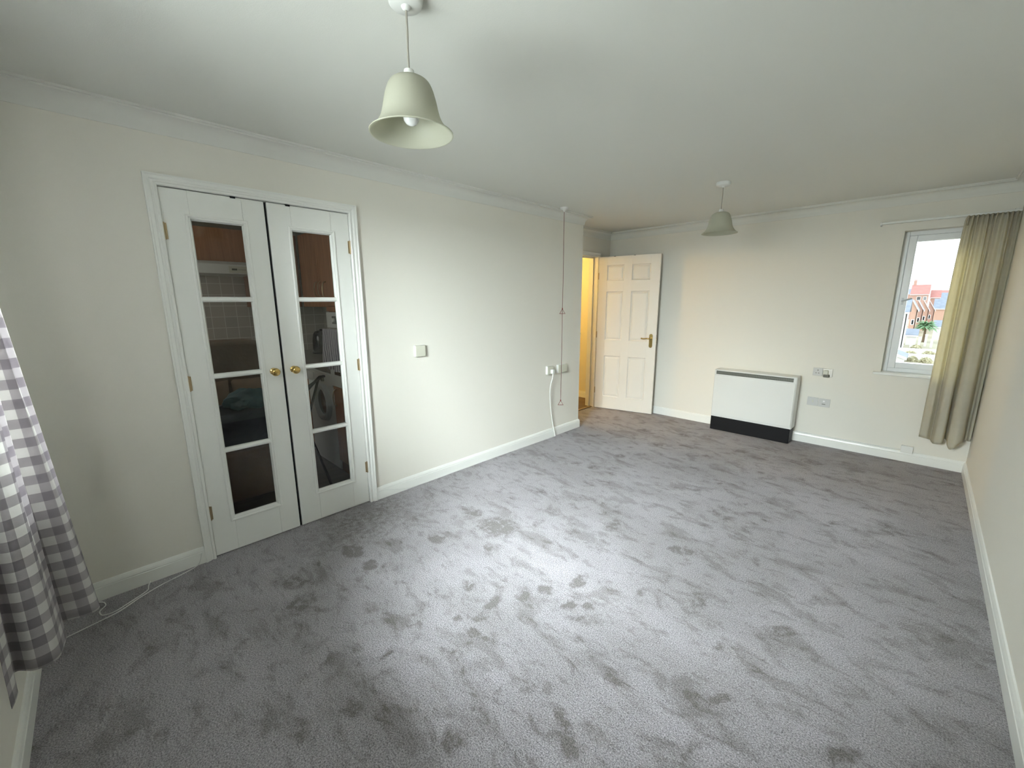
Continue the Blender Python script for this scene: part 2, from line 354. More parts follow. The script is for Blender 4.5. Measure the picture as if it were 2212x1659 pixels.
# carpet: fine grid that carries where the pile is pressed flat
MARKS = [(0.501, 1.243, 6.26, 13.74, 9.55, -9.76, 1),
 (0.696, 1.247, 11.43, 22.95, 19.0, -19.4, 1),
 (0.823, 1.343, 7.79, 13.56, 11.61, -11.85, 0.5),
 (0.743, 1.656, 10.21, 11.94, 9.19, -17.29, 0.9),
 (0.92, 2.023, 4.97, 4.79, 4.75, -6.75, 0.9),
 (0.669, 2.019, 9.16, 10.94, 10.04, -10.28, 0.7),
 (1.218, 1.524, 14.82, 18.14, 22.1, -22.53, 0.9),
 (1.395, 1.552, 33.83, 12.37, 0.27, -13.16, 0.9),
 (1.437, 1.437, 9.61, 28.59, 40.76, -4.58, 0.8),
 (1.366, 1.363, 24.27, 30.72, 24.62, -25.08, 1),
 (1.479, 1.341, 12.0, 26.45, 24.26, -8.75, 1),
 (1.547, 1.369, 25.68, 28.51, 31.19, -31.74, 0.9),
 (1.523, 1.779, 19.19, 16.24, 18.64, -19.0, 1),
 (1.597, 1.946, 6.94, 13.09, 31.99, -1.82, 0.9),
 (1.471, 1.677, 9.33, 20.27, 38.0, -4.35, 0.9),
 (1.571, 1.702, 42.28, 36.26, 31.89, -32.5, 0.8),
 (1.677, 1.78, 24.59, 10.38, 8.17, -28.26, 1),
 (1.755, 1.836, 27.17, 18.49, 17.77, -18.11, 1),
 (1.055, 1.812, 18.84, 20.92, 8.88, -9.07, 0.8),
 (1.472, 1.207, 17.24, 23.29, 37.63, -38.28, 0.8),
 (1.197, 0.96, 21.18, 44.49, 32.79, -33.36, 0.8),
 (1.299, 1.014, 1.98, 31.68, 44.33, 2.1, 0.8),
 (1.314, 1.151, 26.72, 16.49, 4.39, -19.17, 0.5),
 (1.26, 0.819, 10.36, 25.37, 19.42, -19.74, 0.5),
 (1.372, 0.953, 5.11, 14.08, 25.62, -16.98, 0.45),
 (1.428, 0.812, 2.7, 17.32, 18.25, -7.3, 0.7),
 (0.746, 0.867, 1.62, 11.93, 12.14, -2.48, 0.7),
 (0.545, 0.909, 2.84, 10.38, 12.76, -9.82, 0.7),
 (2.023, 1.283, 15.45, 20.85, 8.21, -4.97, 0.9),
 (1.773, 0.998, 15.75, 20.94, 11.34, -11.51, 0.8),
 (1.938, 1.63, 14.36, 1.53, -0.19, -26.64, 0.4),
 (1.84, 1.311, 19.35, 17.69, 20.88, -21.22, 0.5),
 (1.758, 1.241, 35.99, 37.73, 20.68, -21.01, 0.5),
 (1.445, 2.567, 13.25, 7.99, 9.48, -9.7, 0.7),
 (1.882, 2.08, 26.75, 14.14, 14.18, -14.45, 0.7),
 (1.381, 0.666, 5.66, 16.65, 10.24, -10.4, 0.6),
 (1.843, 2.583, 21.23, 9.24, 16.82, -17.19, 0.9),
 (1.92, 2.588, 18.11, 5.53, 12.85, -26.44, 0.8),
 (2.111, 2.236, 22.37, -0.62, -3.05, -7.13, 0.6),
 (2.282, 2.026, 20.92, 6.92, 10.23, -10.4, 0.6),
 (2.436, 2.307, 15.1, 1.83, 15.07, -26.36, 0.8),
 (2.366, 1.773, 20.03, 5.22, 20.02, -24.68, 0.9),
 (2.7, 1.852, 22.88, 2.72, 23.13, -23.47, 0.9),
 (2.456, 3.595, 26.23, 2.64, 16.99, -25.65, 0.8),
 (1.888, 3.182, 10.58, 0.8, -12.49, -19.83, 0.6),
 (2.062, 3.085, 20.68, 5.92, 11.75, -12.02, 0.5),
 (2.123, 2.943, 26.37, 7.36, 20.62, -21.08, 0.5),
 (2.539, 2.656, 16.64, 2.42, 24.83, -25.3, 0.5),
 (2.586, 2.075, 11.91, 5.33, 26.44, -14.18, 0.4),
 (0.23, 1.453, 0.63, 2.2, 3.45, 0.06, 0.55),
 (0.38, 1.865, 8.59, 10.57, 1.6, -3.31, 0.4),
 (1.069, 2.231, 6.33, 8.2, 24.73, -5.28, 0.5),
 (2.041, 1.854, 13.25, 17.41, 39.82, -10.79, 0.4),
 (1.655, 1.475, 3.51, 7.17, 51.0, -14.33, 0.35),
 (1.049, 0.844, 1.1, 11.88, 34.32, -4.63, 0.35),
 (0.82, 3.282, 11.59, 7.71, 13.58, -13.98, 0.7),
 (0.836, 3.683, 12.76, 7.46, 11.75, -12.12, 0.7),
 (0.64, 3.255, 13.02, 9.48, 16.02, -16.51, 0.7),
 (0.617, 4.559, 11.13, 5.77, 10.24, -10.62, 0.8),
 (0.939, 4.23, 10.11, 4.87, 10.06, -10.4, 0.7),
 (1.357, 3.804, 11.34, 4.41, 9.29, -15.76, 0.5),
 (1.608, 4.601, 12.38, 3.28, 8.51, -15.81, 0.8),
 (1.02, 4.72, 11.27, 4.15, 3.99, -14.13, 0.7),
 (1.429, 4.258, 17.46, 5.45, 6.29, -18.02, 0.8),
 (2.174, 4.744, 9.97, 1.22, 3.86, -12.05, 0.6),
 (2.459, 4.804, 11.0, 0.68, 4.1, -12.66, 0.6)]
xs = [-D + i*(W+D)/176 for i in range(177)]; ys = [i*L/268 for i in range(269)]
fl = B()
for y in ys:
    for x in xs: fl.v.append((x, y, 0.0))
nx = len(xs)
for j in range(len(ys)-1):
    for i in range(nx-1): a = j*nx+i; fl.f.append((a, a+1, a+nx+1, a+nx))
rm = random.Random(21)
for k in range(230):
    cx, cy = rm.uniform(0.35, 2.95), rm.uniform(0.75, 5.2)
    if rm.random() > math.exp(-((cx-1.6)/1.1)**2): continue
    ra, rb, an, s = rm.uniform(0.03, 0.085), rm.uniform(0.015, 0.04), rm.gauss(0.3, 0.6), rm.uniform(0.25, 0.62)
    MARKS.append((cx, cy, math.cos(an)/ra, math.sin(an)/ra, -math.sin(an)/rb, math.cos(an)/rb, s))
vals = []
for (x0_, y0_, z) in fl.v:
    v = 0.0; q_ = Vector((x0_*9, y0_*9, 0)); q2 = Vector((x0_*22, y0_*22, 5))
    x = x0_+0.030*noise.noise(q_)+0.012*noise.noise(q2); y = y0_+0.030*noise.noise(q_+Vector((0, 0, 9)))+0.012*noise.noise(q2+Vector((0, 0, 9)))
    for (cx, cy, a, b_, c, d, s) in MARKS:
        dx, dy = x-cx, y-cy
        if abs(dx) > 0.9 or abs(dy) > 0.9: continue
        p = a*dx+b_*dy; q = c*dx+d*dy; r = p*p+q*q
        if r < 3: v = max(v, s*math.exp(-(r**1.4)*0.75))
    vals.append(v)
fo = struct('floor', fl, 'carpet')
at_ = fo.data.attributes.new('pile', 'FLOAT', 'POINT'); at_.data.foreach_set('value', vals)
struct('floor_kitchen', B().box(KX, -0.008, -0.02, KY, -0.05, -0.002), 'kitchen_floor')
struct('floor_hall', B().box(-2.2, -D-0.03, 2.45, 5.45, -0.05, -0.002), 'hall_floor')
struct('floor_slab', B().box(-2.45, W+0.12, -0.25, L+0.3, -0.2, -0.055), 'wall')
struct('ceiling', B().box(-2.45, W+0.12, -0.25, L+0.3, H, H+0.15), 'ceiling')
struct('wall_left', wall_with_holes('x', -0.12, 0, 0, YC, 0, H, [(L0-0.015, L1+0.015, 0, DH+0.015)]), 'wall')
struct('wall_alcove_return', B().box(-D-0.12, -0.12, YC-0.12, YC, 0, H), 'wall')
struct('wall_alcove', wall_with_holes('x', -D-0.12, -D, YC, L, 0, H, [(HD0-0.015, HD1+0.015, 0, DH+0.015)]), 'wall')
WX0, WX1, WZ0, WZ1 = 2.48, 3.035, 0.79, 2.01
struct('wall_far', wall_with_holes('y', L, L+0.3, -D-0.12, W+0.12, 0, H, [(WX0, WX1, WZ0, WZ1)]), 'wall')
struct('wall_right', B().box(W, W+0.12, -0.25, L, 0, H), 'wall')
NX0, NX1, NZ0, NZ1 = 0.48, 2.12, 0.80, 2.03
struct('wall_near', wall_with_holes('y', -0.25, 0, -2.45, W, 0, H, [(NX0, NX1, NZ0, NZ1)]), 'wall')
# kitchen and hall shells
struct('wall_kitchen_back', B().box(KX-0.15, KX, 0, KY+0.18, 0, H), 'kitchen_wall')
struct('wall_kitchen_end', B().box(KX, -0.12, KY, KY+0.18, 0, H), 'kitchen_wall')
struct('wall_hall_far', B().box(-2.35, -D-0.12, 5.45, 5.6, 0, H), 'hall_wall')
struct('wall_hall_left', B().box(-2.35, -2.2, 2.45, 5.45, 0, H), 'hall_wall')
struct('wall_hall_right', B().box(-D-0.13, -D-0.121, 2.45, YC-0.12, 0, H).box(-D-0.12, -0.121, 2.451, 2.46, 0, H), 'hall_wall')
# cornice carried round the room
ROOM = [(0, 0), (0, YC), (-D, YC), (-D, L), (W, L), (W, 0), (0, 0)]
prof = [(0, H-0.090), (0.006, H-0.090), (0.008, H-0.084)]
for k in range(9):
    a = PI/2*k/8; prof.append((0.010+0.052*(1-math.cos(a)), H-0.078+0.060*math.sin(a)))
prof += [(0.062, H-0.010), (0.072, H-0.010), (0.072, H), (0, H)]
struct('trim_1', sweep(ROOM, prof), 'ceiling', soft=True)
# skirting boards
SK = [(0, 0), (0.015, 0), (0.015, 0.066), (0.0125, 0.069), (0.0135, 0.074), (0.011, 0.084), (0.006, 0.094), (0, 0.096)]
c1 = [(0, A1), (0, YC), (-D, YC), (-D, HD0-0.05)]
struct('baseboard_left', sweep(c1, SK, (0, 1)), 'gloss')
struct('baseboard_alcove', sweep(c1, SK, (1, 3)), 'gloss')
c2 = [(-D, HD1+0.05), (-D, L), (W, L), (W, 0), (0, 0), (0, A0)]
struct('baseboard_far', sweep(c2, SK, (0, 2)), 'gloss')
struct('baseboard_right', sweep(c2, SK, (2, 3)), 'gloss')
struct('baseboard_near', sweep(c2, SK, (3, 4)), 'gloss')
struct('baseboard_corner', sweep(c2, SK, (4, 5)), 'gloss')
struct('baseboard_hall', sweep([(-2.2, 5.45), (-D-0.12, 5.45)], SK), 'gloss')

# architraves: moulding carried up, over and down in the wall plane
def architrave(name, X, inner0, inner1, top, width, sgn=1):
    P = [(0, 0.010), (0.004, 0.013), (0.012, 0.013), (0.016, 0.0085), (0.022, 0.0095), (0.028, 0.017), (0.040, 0.018), (0.044, 0.021), (0.050, 0.021)]
    P = [(w*width/0.05, t) for w, t in P]
    b = B()
    for w, t in P:
        x = X+sgn*t
        b.v += [(x, inner0-w, 0), (x, inner0-w, top+w), (x, inner1+w, top+w), (x, inner1+w, 0)]
    b.v += [(X, inner0-width, 0), (X, inner0-width, top+width), (X, inner1+width, top+width), (X, inner1+width, 0)]
    b.v += [(X, inner0, 0), (X, inner0, top), (X, inner1, top), (X, inner1, 0)]
    R = len(P)+2
    for k in range(R):
        k2 = (k+1) % R
        for j in range(3): b.f.append((k*4+j, k*4+j+1, k2*4+j+1, k2*4+j))
    b.f.append(tuple(k*4 for k in range(R))); b.f.append(tuple(k*4+3 for k in range(R)))
    return struct(name, b, 'gloss')
architrave('trim_2', 0.0, L0, L1, DH, 0.05)
architrave('trim_3', -D, HD0, HD1, DH, 0.05)
# door linings
struct('trim_4', B().box(-0.125, -0.0005, L0-0.015, L0, 0, DH+0.015).box(-0.125, -0.0005, L1, L1+0.015, 0, DH+0.015).box(-0.125, -0.0005, L0, L1, DH, DH+0.015)
       .box(-0.075, -0.052, L0, L0+0.012, 0, DH).box(-0.075, -0.052, L1-0.012, L1, 0, DH).box(-0.075, -0.052, L0, L1, DH-0.012, DH), 'gloss')
struct('trim_5', B().box(-D-0.125, -D-0.0005, HD0-0.015, HD0, 0, DH+0.015).box(-D-0.125, -D-0.0005, HD1, HD1+0.015, 0, DH+0.015).box(-D-0.125, -D-0.0005, HD0, HD1, DH, DH+0.015)
       .box(-D-0.085, -D-0.055, HD1-0.012, HD1, 0, DH).box(-D-0.085, -D-0.055, HD0, HD1, DH-0.012, DH), 'gloss')
struct('trim_6', B().poly_prism([(-D-0.06, 0), (-D-0.05, 0.006), (-D-0.03, 0.006), (-D-0.02, 0)], 'y', HD0, HD1), 'dull_brass')

# ================================================================== glazed kitchen doors
def ring(b, plane, x, y0, y1, z0, z1, P, sgn=1):
    """mitred moulding round a rectangle; P = [(inset, depth)] measured from the door face"""
    n0 = len(b.v)
    for w, d in P:
        c = [(y0+w, z0+w), (y1-w, z0+w), (y1-w, z1-w), (y0+w, z1-w)]
        for p, q in c: b.v.append((x+d*sgn, p, q) if plane == 'x' else (p, x+d*sgn, q))
    for k in range(len(P)-1):
        for j in range(4): j2 = (j+1) % 4; b.f.append((n0+k*4+j, n0+k*4+j2, n0+(k+1)*4+j2, n0+(k+1)*4+j))
    return b
knob_prof = [(0.0, 0.058), (0.010, 0.0575), (0.018, 0.055), (0.0225, 0.049), (0.024, 0.042), (0.022, 0.034), (0.015, 0.027), (0.009, 0.022), (0.008, 0.010), (0.014, 0.008), (0.020, 0.005), (0.021, 0.0)]
def glazed_leaf(name, y0, y1, g0, g1, knob_y, hinge_y, catch_y, label):
    t = thing(name, label, 'door', (-0.02, hinge_y, 0), kind='structure')
    xb, xf, z0, z1 = -0.045, -0.005, 0.006, DH-0.004; gz0, gz1 = 0.205, 1.852
    b = B().box(xb, xf, y0, g0, z0, z1).box(xb, xf, g1, y1, z0, z1).box(xb, xf, g0, g1, z0, gz0).box(xb, xf, g0, g1, gz1, z1)
    obj('door_frame', b, 'gloss', t, bevel=0.0015)
    mo = B()
    ring(mo, 'x', xf, g0-0.020, g1+0.020, gz0-0.020, gz1+0.020, [(0, -0.001), (0.0, 0.004), (0.004, 0.006), (0.010, 0.005), (0.013, 0.001), (0.018, 0.0), (0.024, -0.012), (0.026, -0.016), (0.026, -0.026)])
    obj('glazing_bead', mo, 'gloss', t)
    bars = [0.612, 1.038, 1.452]; edges = [gz0]+bars+[gz1]
    for z in bars:
        pr = [(xf-0.030, z-0.014), (xf-0.012, z-0.014), (xf-0.004, z-0.010), (xf-0.001, z-0.004), (xf-0.001, z+0.004), (xf-0.004, z+0.010), (xf-0.012, z+0.014), (xf-0.030, z+0.014)]
        bb = B(); n = len(pr)
        for yy in (g0, g1): bb.v += [(p, yy, q) for p, q in pr]
        bb.f += [tuple(range(n)), tuple(range(2*n-1, n-1, -1))]+[(i, (i+1) % n, n+(i+1) % n, n+i) for i in range(n)]
        obj('glazing_bar', bb, 'gloss', t)
    for a, c in zip(edges, edges[1:]):
        obj('glass_pane', B().box(xf-0.024, xf-0.020, g0, g1, a, c), 'glass', t)
    obj('door_knob', B().lathe((xf, knob_y, 1.033), list(reversed(knob_prof)), 'x', 28), 'brass', t, soft=True)
    for z in (0.273, 1.016, 1.782):
        s = 1 if hinge_y < y1-0.1 else -1
        obj('hinge', B().lathe((0.001, hinge_y, z), [(0.0, -0.042), (0.0055, -0.041), (0.0055, 0.041), (0.0, 0.042)], 'z', 12)
            .box(-0.006, 0.0005, hinge_y, hinge_y+s*0.012, z-0.038, z+0.038).box(-0.004, 0.0022, hinge_y-s*0.009, hinge_y, z-0.038, z+0.038), 'dull_brass', t, soft=True)
    obj('top_catch', B().box(-0.02, -0.002, catch_y-0.012, catch_y+0.012, DH-0.010, DH-0.0005), 'black', t)
    return t
d1 = glazed_leaf('door_1', L0+0.002, LM-0.007, 0.778, 1.012, 1.073, 0.6665, 0.975, 'white kitchen door with four stacked glass panes, nearest the chequered curtain')
glazed_leaf('door_2', LM+0.006, L1-0.002, 1.256, 1.486, 1.184, 1.5985, 1.245, 'white kitchen door with four stacked glass panes, nearest the wall switch')

obj('gap_shade_strip', B().box(-0.044, -0.012, LM-0.0072, LM+0.0035, 0.008, DH-0.006), 'black', d1)  # black strip stands in for the shade in the gap between the leaves
# ================================================================== six panel door to the hall
th = 0.2368
t = thing('door_3', 'cream six-panel door standing open against the far wall, brass lever handle', 'door', (-0.370, 5.058, 0), kind='structure')
t.rotation_euler = (0, 0, th)
DWD, z0, z1, T = 0.762, 0.008, 1.988, 0.035
cols = [(0.108, 0.325), (0.425, 0.650)]; rows = [(0.175, 0.725), (0.935, 1.555), (1.690, 1.880)]
b = B(); xe = [0]+[c for q in cols for c in q]+[DWD]
for i in range(0, len(xe), 2): b.box(xe[i], xe[i+1], 0, T, z0, z1)
ze = [z0]+[c for q in rows for c in q]+[z1]
for c0, c1_ in cols:
    for i in range(0, len(ze), 2): b.box(c0, c1_, 0, T, ze[i], ze[i+1])
obj('door_frame', b, 'door6', t, bevel=0.001, local=True)
for c0, c1_ in cols:
    for r0, r1 in rows:
        p = B()
        ring(p, 'y', 0, c0, c1_, r0, r1, [(0, 0), (0.004, 0.006), (0.011, 0.009), (0.016, 0.009), (0.020, 0.006), (0.036, 0.002), (0.038, 0.002)])
        n = len(p.v)-4; p.f.append((n, n+1, n+2, n+3))
        p.box(c0, c1_, 0.014, T-0.004, r0, r1)
        obj('door_panel', p, 'door6', t, local=True)
hd = obj('door_handle', B().poly_prism([(0.701+0.021*math.cos(a), 0.945+(0.064 if math.sin(a) >= 0 else -0.064)+0.021*math.sin(a)) for a in [2*PI*k/24 for k in range(24)]], 'y', -0.006, 0.0)
    .tube(smooth([(0.701, -0.004, 0.975), (0.701, -0.040, 0.975), (0.692, -0.050, 0.975), (0.660, -0.052, 0.976), (0.620, -0.050, 0.972), (0.590, -0.046, 0.976)], 5), 0.0085, 12), 'brass', t, soft=True, local=True)
obj('door_handle', B().poly_prism([(0.701+0.021*math.cos(a), 0.945+(0.064 if math.sin(a) >= 0 else -0.064)+0.021*math.sin(a)) for a in [2*PI*k/24 for k in range(24)]], 'y', T, T+0.006)
    .tube(smooth([(0.701, T, 0.975), (0.701, T+0.034, 0.975), (0.66, T+0.038, 0.976), (0.590, T+0.036, 0.976)], 5), 0.0085, 12), 'brass', t, soft=True, local=True)
obj('latch_plate', B().box(DWD-0.001, DWD+0.0015, 0.006, 0.029, 0.92, 1.02).box(DWD, DWD+0.010, 0.010, 0.024, 0.965, 0.985), 'dull_brass', t, local=True)
for z in (0.25, 1.0, 1.75): obj('hinge', B().lathe((-0.005, 0.0, z), [(0.0, -0.042), (0.0055, -0.041), (0.0055, 0.041), (0.0, 0.042)], 'z', 10), 'dull_brass', t, soft=True, local=True)
for u in (0.20, 0.45): obj('top_catch', B().box(u-0.012, u+0.012, -0.0005, 0.02, z1-0.004, z1+0.001), 'black', t, local=True)

# ================================================================== windows
def window(name, wall_y, sgn, x0, x1, z0_, z1_, fr, sash, label, mullions=()):
    """frame set back in its opening; sgn +1 when the opening lies beyond wall_y"""
    y = lambda d: wall_y+sgn*d
    t = thing(name, label, 'window', ((x0+x1)/2, y(0.10), z0_), kind='structure')
    def rect(a0, a1, c0, c1, w, d0, d1):
        return B().box(a0, a0+w, y(d0), y(d1), c0, c1).box(a1-w, a1, y(d0), y(d1), c0, c1).box(a0+w, a1-w, y(d0), y(d1), c0, c0+w).box(a0+w, a1-w, y(d0), y(d1), c1-w, c1)
    obj('window_frame', rect(x0, x1, z0_, z1_, fr, 0.10, 0.17), 'pvc', t, bevel=0.003)
    e = [x0+fr]+list(mullions)+[x1-fr]
    for i, (a, c) in enumerate(zip(e, e[1:])):
        a2 = a+(0.02 if i else 0); c2 = c-(0.02 if i < len(e)-2 else 0)
        obj('sash', rect(a2, c2, z0_+fr, z1_-fr, sash, 0.092, 0.155), 'pvc', t, bevel=0.006, seg=3)
        obj('glass_pane', B().box(a2+sash, c2-sash, y(0.12), y(0.126), z0_+fr+sash, z1_-fr-sash), 'glass', t)
    for mx_ in mullions: obj('mullion', B().box(mx_-0.02, mx_+0.02, y(0.10), y(0.17), z0_+fr, z1_-fr), 'pvc', t)
    return t, y
t, y = window('window_1', L, 1, WX0, WX1, WZ0, WZ1, 0.034, 0.052, 'white framed window in the far wall, half covered by the cream curtain')
obj('window_handle', B().box(2.532, 2.548, y(0.092), y(0.084), 1.39, 1.45).tube([(2.54, y(0.086), 1.42), (2.54, y(0.062), 1.42), (2.545, y(0.056), 1.425), (2.60, y(0.054), 1.445)], 0.007, 8), 'silver', t, soft=True)
obj('window_sill', B().box(2.428, W-0.005, L-0.030, L, WZ0-0.022, WZ0).box(WX0, WX1, L-0.001, L+0.10, WZ0-0.022, WZ0+0.0005), 'gloss', t, bevel=0.004)
t, y = window('window_2', 0.0, -1, NX0, NX1, NZ0, NZ1, 0.045, 0.055, 'wide white framed window in the near wall behind the chequered curtain', (1.02, 1.58))
obj('window_sill', B().box(NX0-0.05, NX1+0.05, 0, 0.022, NZ0-0.022, NZ0).box(NX0, NX1, -0.10, 0.001, NZ0-0.022, NZ0+0.0005), 'gloss', t, bevel=0.004)

# ================================================================== pendant lights
pc = (1.5, 1.135)
def pendant(label):
    t = thing('pendant_light', label, 'ceiling light', (pc[0], pc[1], H), 'matching bell-shaded pendant lights')
    z = lambda v: v
    obj('ceiling_rose', B().lathe((pc[0], pc[1], 0), [(0.050, H), (0.051, H-0.006), (0.049, H-0.020), (0.044, H-0.025), (0.014, H-0.027), (0.011, H-0.034), (0.005, H-0.037), (0.0, H-0.037)], 'z', 40), 'white_plastic', t, soft=True)
    obj('flex', B().tube(smooth([(pc[0], pc[1], H-0.03), (pc[0]+0.0012, pc[1], H-0.09), (pc[0]-0.0008, pc[1], H-0.14), (pc[0], pc[1], 2.112)], 6), 0.0032, 8), 'cord', t, soft=True)
    obj('lamp_holder', B().lathe((pc[0], pc[1], 0), [(0.0, 2.1054), (0.009, 2.1053), (0.0145, 2.118), (0.0165, 2.108), (0.0185, 2.098), (0.0185, 2.094), (0.015, 2.092), (0.015, 2.040), (0.0, 2.040)], 'z', 28), 'white_plastic', t, soft=True)
    out = smooth([(0.0155, 2.099, 0), (0.030, 2.0975, 0), (0.046, 2.092, 0), (0.060, 2.082, 0), (0.070, 2.062, 0), (0.078, 2.035, 0), (0.084, 2.008, 0), (0.091, 1.985, 0), (0.102, 1.966, 0), (0.116, 1.952, 0), (0.127, 1.945, 0)], 4)
    inn = [(p.x-0.0032, p.y-0.003) for p in reversed(out)]
    obj('lamp_shade', B().lathe((pc[0], pc[1], 0), [(p.x, p.y) for p in out]+[(0.1275, 1.9425)]+inn+[(out[0].x, out[0].y)], 'z', 64, close=True), 'shade', t, soft=True)
    obj('light_bulb', B().lathe((pc[0], pc[1], 0), [(0.0125, 2.045), (0.0135, 2.030), (0.018, 2.017), (0.023, 2.004), (0.0245, 1.992), (0.022, 1.980), (0.015, 1.971), (0.006, 1.967), (0.0, 1.9665)], 'z', 32), 'bulb', t, soft=True)
    return t
p1 = pendant('cream bell-shaded pendant light hanging nearest the camera, above the glazed kitchen doors')
p2 = copy_tree(p1); p2.location = (1.484, 3.865, H); p2['label'] = 'cream bell-shaded pendant light hanging at the far end, above the storage heater side'

# ================================================================== emergency pull cord
px, py = 0.121, 3.675
t = thing('pull_cord', 'red emergency pull cord hanging from ceiling mount beside the wall end, two triangle pulls', 'pull cord', (px, py, H))
obj('ceiling_mount', B().lathe((px, py, 0), [(0.040, H), (0.041, H-0.008), (0.034, H-0.018), (0.014, H-0.027), (0.008, H-0.040), (0.0, H-0.040)], 'z', 28), 'white_plastic', t, soft=True)
obj('cord', B().tube([(px, py, H-0.035), (px, py+0.002, 1.6), (px, py, 1.355), (px+0.001, py, 1.2), (px, py, 0.415)], 0.0026, 6), mat('faded_red_cord', (0.20, 0.09, 0.075, 1), 0.7), t, soft=True)
for z in (1.325, 0.385):
    b = B().tube([(px, py, z+0.034), (px+0.018, py+0.021, z-0.012), (px-0.018, py-0.021, z-0.012)], 0.0042, 8, closed=True).lathe((px, py, z+0.036), [(0.0, -0.008), (0.006, -0.006), (0.005, 0.008), (0.0, 0.010)], 'z', 10)
    obj('triangle_pull', b, 'red', t, soft=True)

# ================================================================== switches and sockets
def plate(b, face, u0, u1, z0, z1, d, axis):
    """flat box on a wall: axis 'x' = left wall (sticks out to +x), 'y' = far wall (sticks out to -y)"""
    return b.box(face, face+d, u0, u1, z0, z1) if axis == 'x' else b.box(u0, u1, face-d, face, z0, z1)
t = thing('wall_switch', 'square cream switch on a surface box on the left wall, right of the kitchen doors', 'switch', (0, 2.076, 1.07))
obj('back_box', plate(B(), 0, 2.030, 2.116, 1.027, 1.113, 0.020, 'x'), 'white_plastic', t, bevel=0.002)
obj('switch_plate', plate(B(), 0.020, 2.030, 2.116, 1.027, 1.113, 0.008, 'x'), 'cream_plastic', t, bevel=0.003)
t = thing('wall_socket', 'white single socket on the left wall with a plug and trailing lead', 'socket', (0, 3.615, 0.74))
obj('back_box', plate(B(), 0, 3.572, 3.660, 0.693, 0.779, 0.024, 'x'), 'white_plastic', t, bevel=0.002)
obj('socket_plate', plate(B(), 0.024, 3.572, 3.660, 0.693, 0.779, 0.008, 'x'), 'cream_plastic', t, bevel=0.003)
t = thing('wall_socket', 'wider white blank plate on the left wall behind the pull cord', 'socket', (0, 3.81, 0.735))
obj('back_box', plate(B(), 0, 3.745, 3.888, 0.690, 0.776, 0.026, 'x'), 'white_plastic', t, bevel=0.002)
obj('socket_plate', plate(B(), 0.026, 3.745, 3.888, 0.690, 0.776, 0.008, 'x'), 'cream_plastic', t, bevel=0.003)
# lead down from the plug and along the skirting to the kitchen doors
t = thing('white_lead', 'white lead hanging from the plug on the left wall and running along the skirting', 'cable', (0.04, 3.62, 0.72))
obj('plug', B().box(0.030, 0.062, 3.612, 3.650, 0.700, 0.745), 'white_plastic', t, bevel=0.006)
obj('cable', B().tube(smooth([(0.055, 3.625, 0.705), (0.058, 3.615, 0.66), (0.040, 3.600, 0.56), (0.030, 3.612, 0.42), (0.024, 3.645, 0.26), (0.022, 3.675, 0.14), (0.030, 3.695, 0.05), (0.036, 3.70, 0.008)], 8), 0.0048, 8), 'white_plastic', t, soft=True)
obj('cable', B().tube(smooth([(0.034, 3.70, 0.006), (0.030, 3.5, 0.005), (0.024, 3.2, 0.005), (0.021, 2.8, 0.006), (0.020, 2.4, 0.006), (0.022, 2.05, 0.006), (0.020, 1.90, 0.012), (0.018, 1.80, 0.036), (0.018, 1.72, 0.060), (0.018, 1.665, 0.064)], 8), 0.0026, 6), 'white_plastic', t, soft=True)
t = obj('white_cable', B().tube(smooth([(0.024, 0.600, 0.070), (0.030, 0.590, 0.035), (0.034, 0.570, 0.010), (0.056, 0.500, 0.005), (0.088, 0.406, 0.005), (0.120, 0.345, 0.005), (0.145, 0.310, 0.006), (0.185, 0.250, 0.005), (0.205, 0.190, 0.006), (0.215, 0.145, 0.005), (0.235, 0.070, 0.005)], 8), 0.0028, 6)
    .tube(smooth([(0.022, 0.375, 0.012), (0.050, 0.365, 0.006), (0.085, 0.360, 0.005), (0.115, 0.335, 0.009), (0.150, 0.285, 0.010), (0.178, 0.235, 0.009), (0.165, 0.195, 0.006), (0.120, 0.185, 0.005), (0.085, 0.205, 0.005), (0.050, 0.200, 0.005), (0.030, 0.180, 0.006)], 8), 0.0024, 6), 'white_plastic', soft=True)
tag(t, 'thin white cable looping over the dark carpet by the chequered curtain hem', 'cable')
# far wall
M['plate_grey'] = mat('greyed_plate', (0.60, 0.60, 0.58, 1), 0.4)
F = L
def single(name, x0, x1, z0, z1, label, d=0.008, m_='white_plastic', extra=None):
    t = thing(name, label, 'socket', ((x0+x1)/2, F, (z0+z1)/2)); obj('socket_plate', plate(B(), F, x0, x1, z0, z1, d, 'y'), m_, t, bevel=0.002); return t
t = single('wall_socket', 1.980, 2.058, 0.700, 0.778, 'white socket plate on the far wall, beside the dark plugged-in adaptor', 0.010, 'plate_grey')
for dx, dz, w, h in ((0.036, 0.050, 0.007, 0.010), (0.022, 0.024, 0.009, 0.006), (0.044, 0.024, 0.009, 0.006)):
    obj('pin_slot', plate(B(), F-0.0095, 1.980+dx, 1.980+dx+w, 0.700+dz, 0.700+dz+h, 0.002, 'y'), 'grey_plastic', t)
t = thing('plug_adaptor', 'grey and white adaptor plugged in on the far wall, upper right of the heater', 'plug', (2.10, F, 0.74))
obj('adaptor_plate', plate(B(), F, 2.062, 2.136, 0.698, 0.776, 0.012, 'y'), 'steel', t, bevel=0.002)
obj('adaptor_body', plate(B(), F-0.012, 2.068, 2.1052, 0.722, 0.762, 0.035, 'y'), 'cream_plastic', t, bevel=0.005)
obj('adaptor_base', plate(B(), F-0.012, 2.070, 2.118, 0.694, 0.722, 0.030, 'y'), 'grey_plastic', t, bevel=0.006)
t = single('wall_socket', 1.966, 2.057, 0.395, 0.478, 'plain white plate low on the far wall, beside the one with a bright round button', 0.009, 'plate_grey')
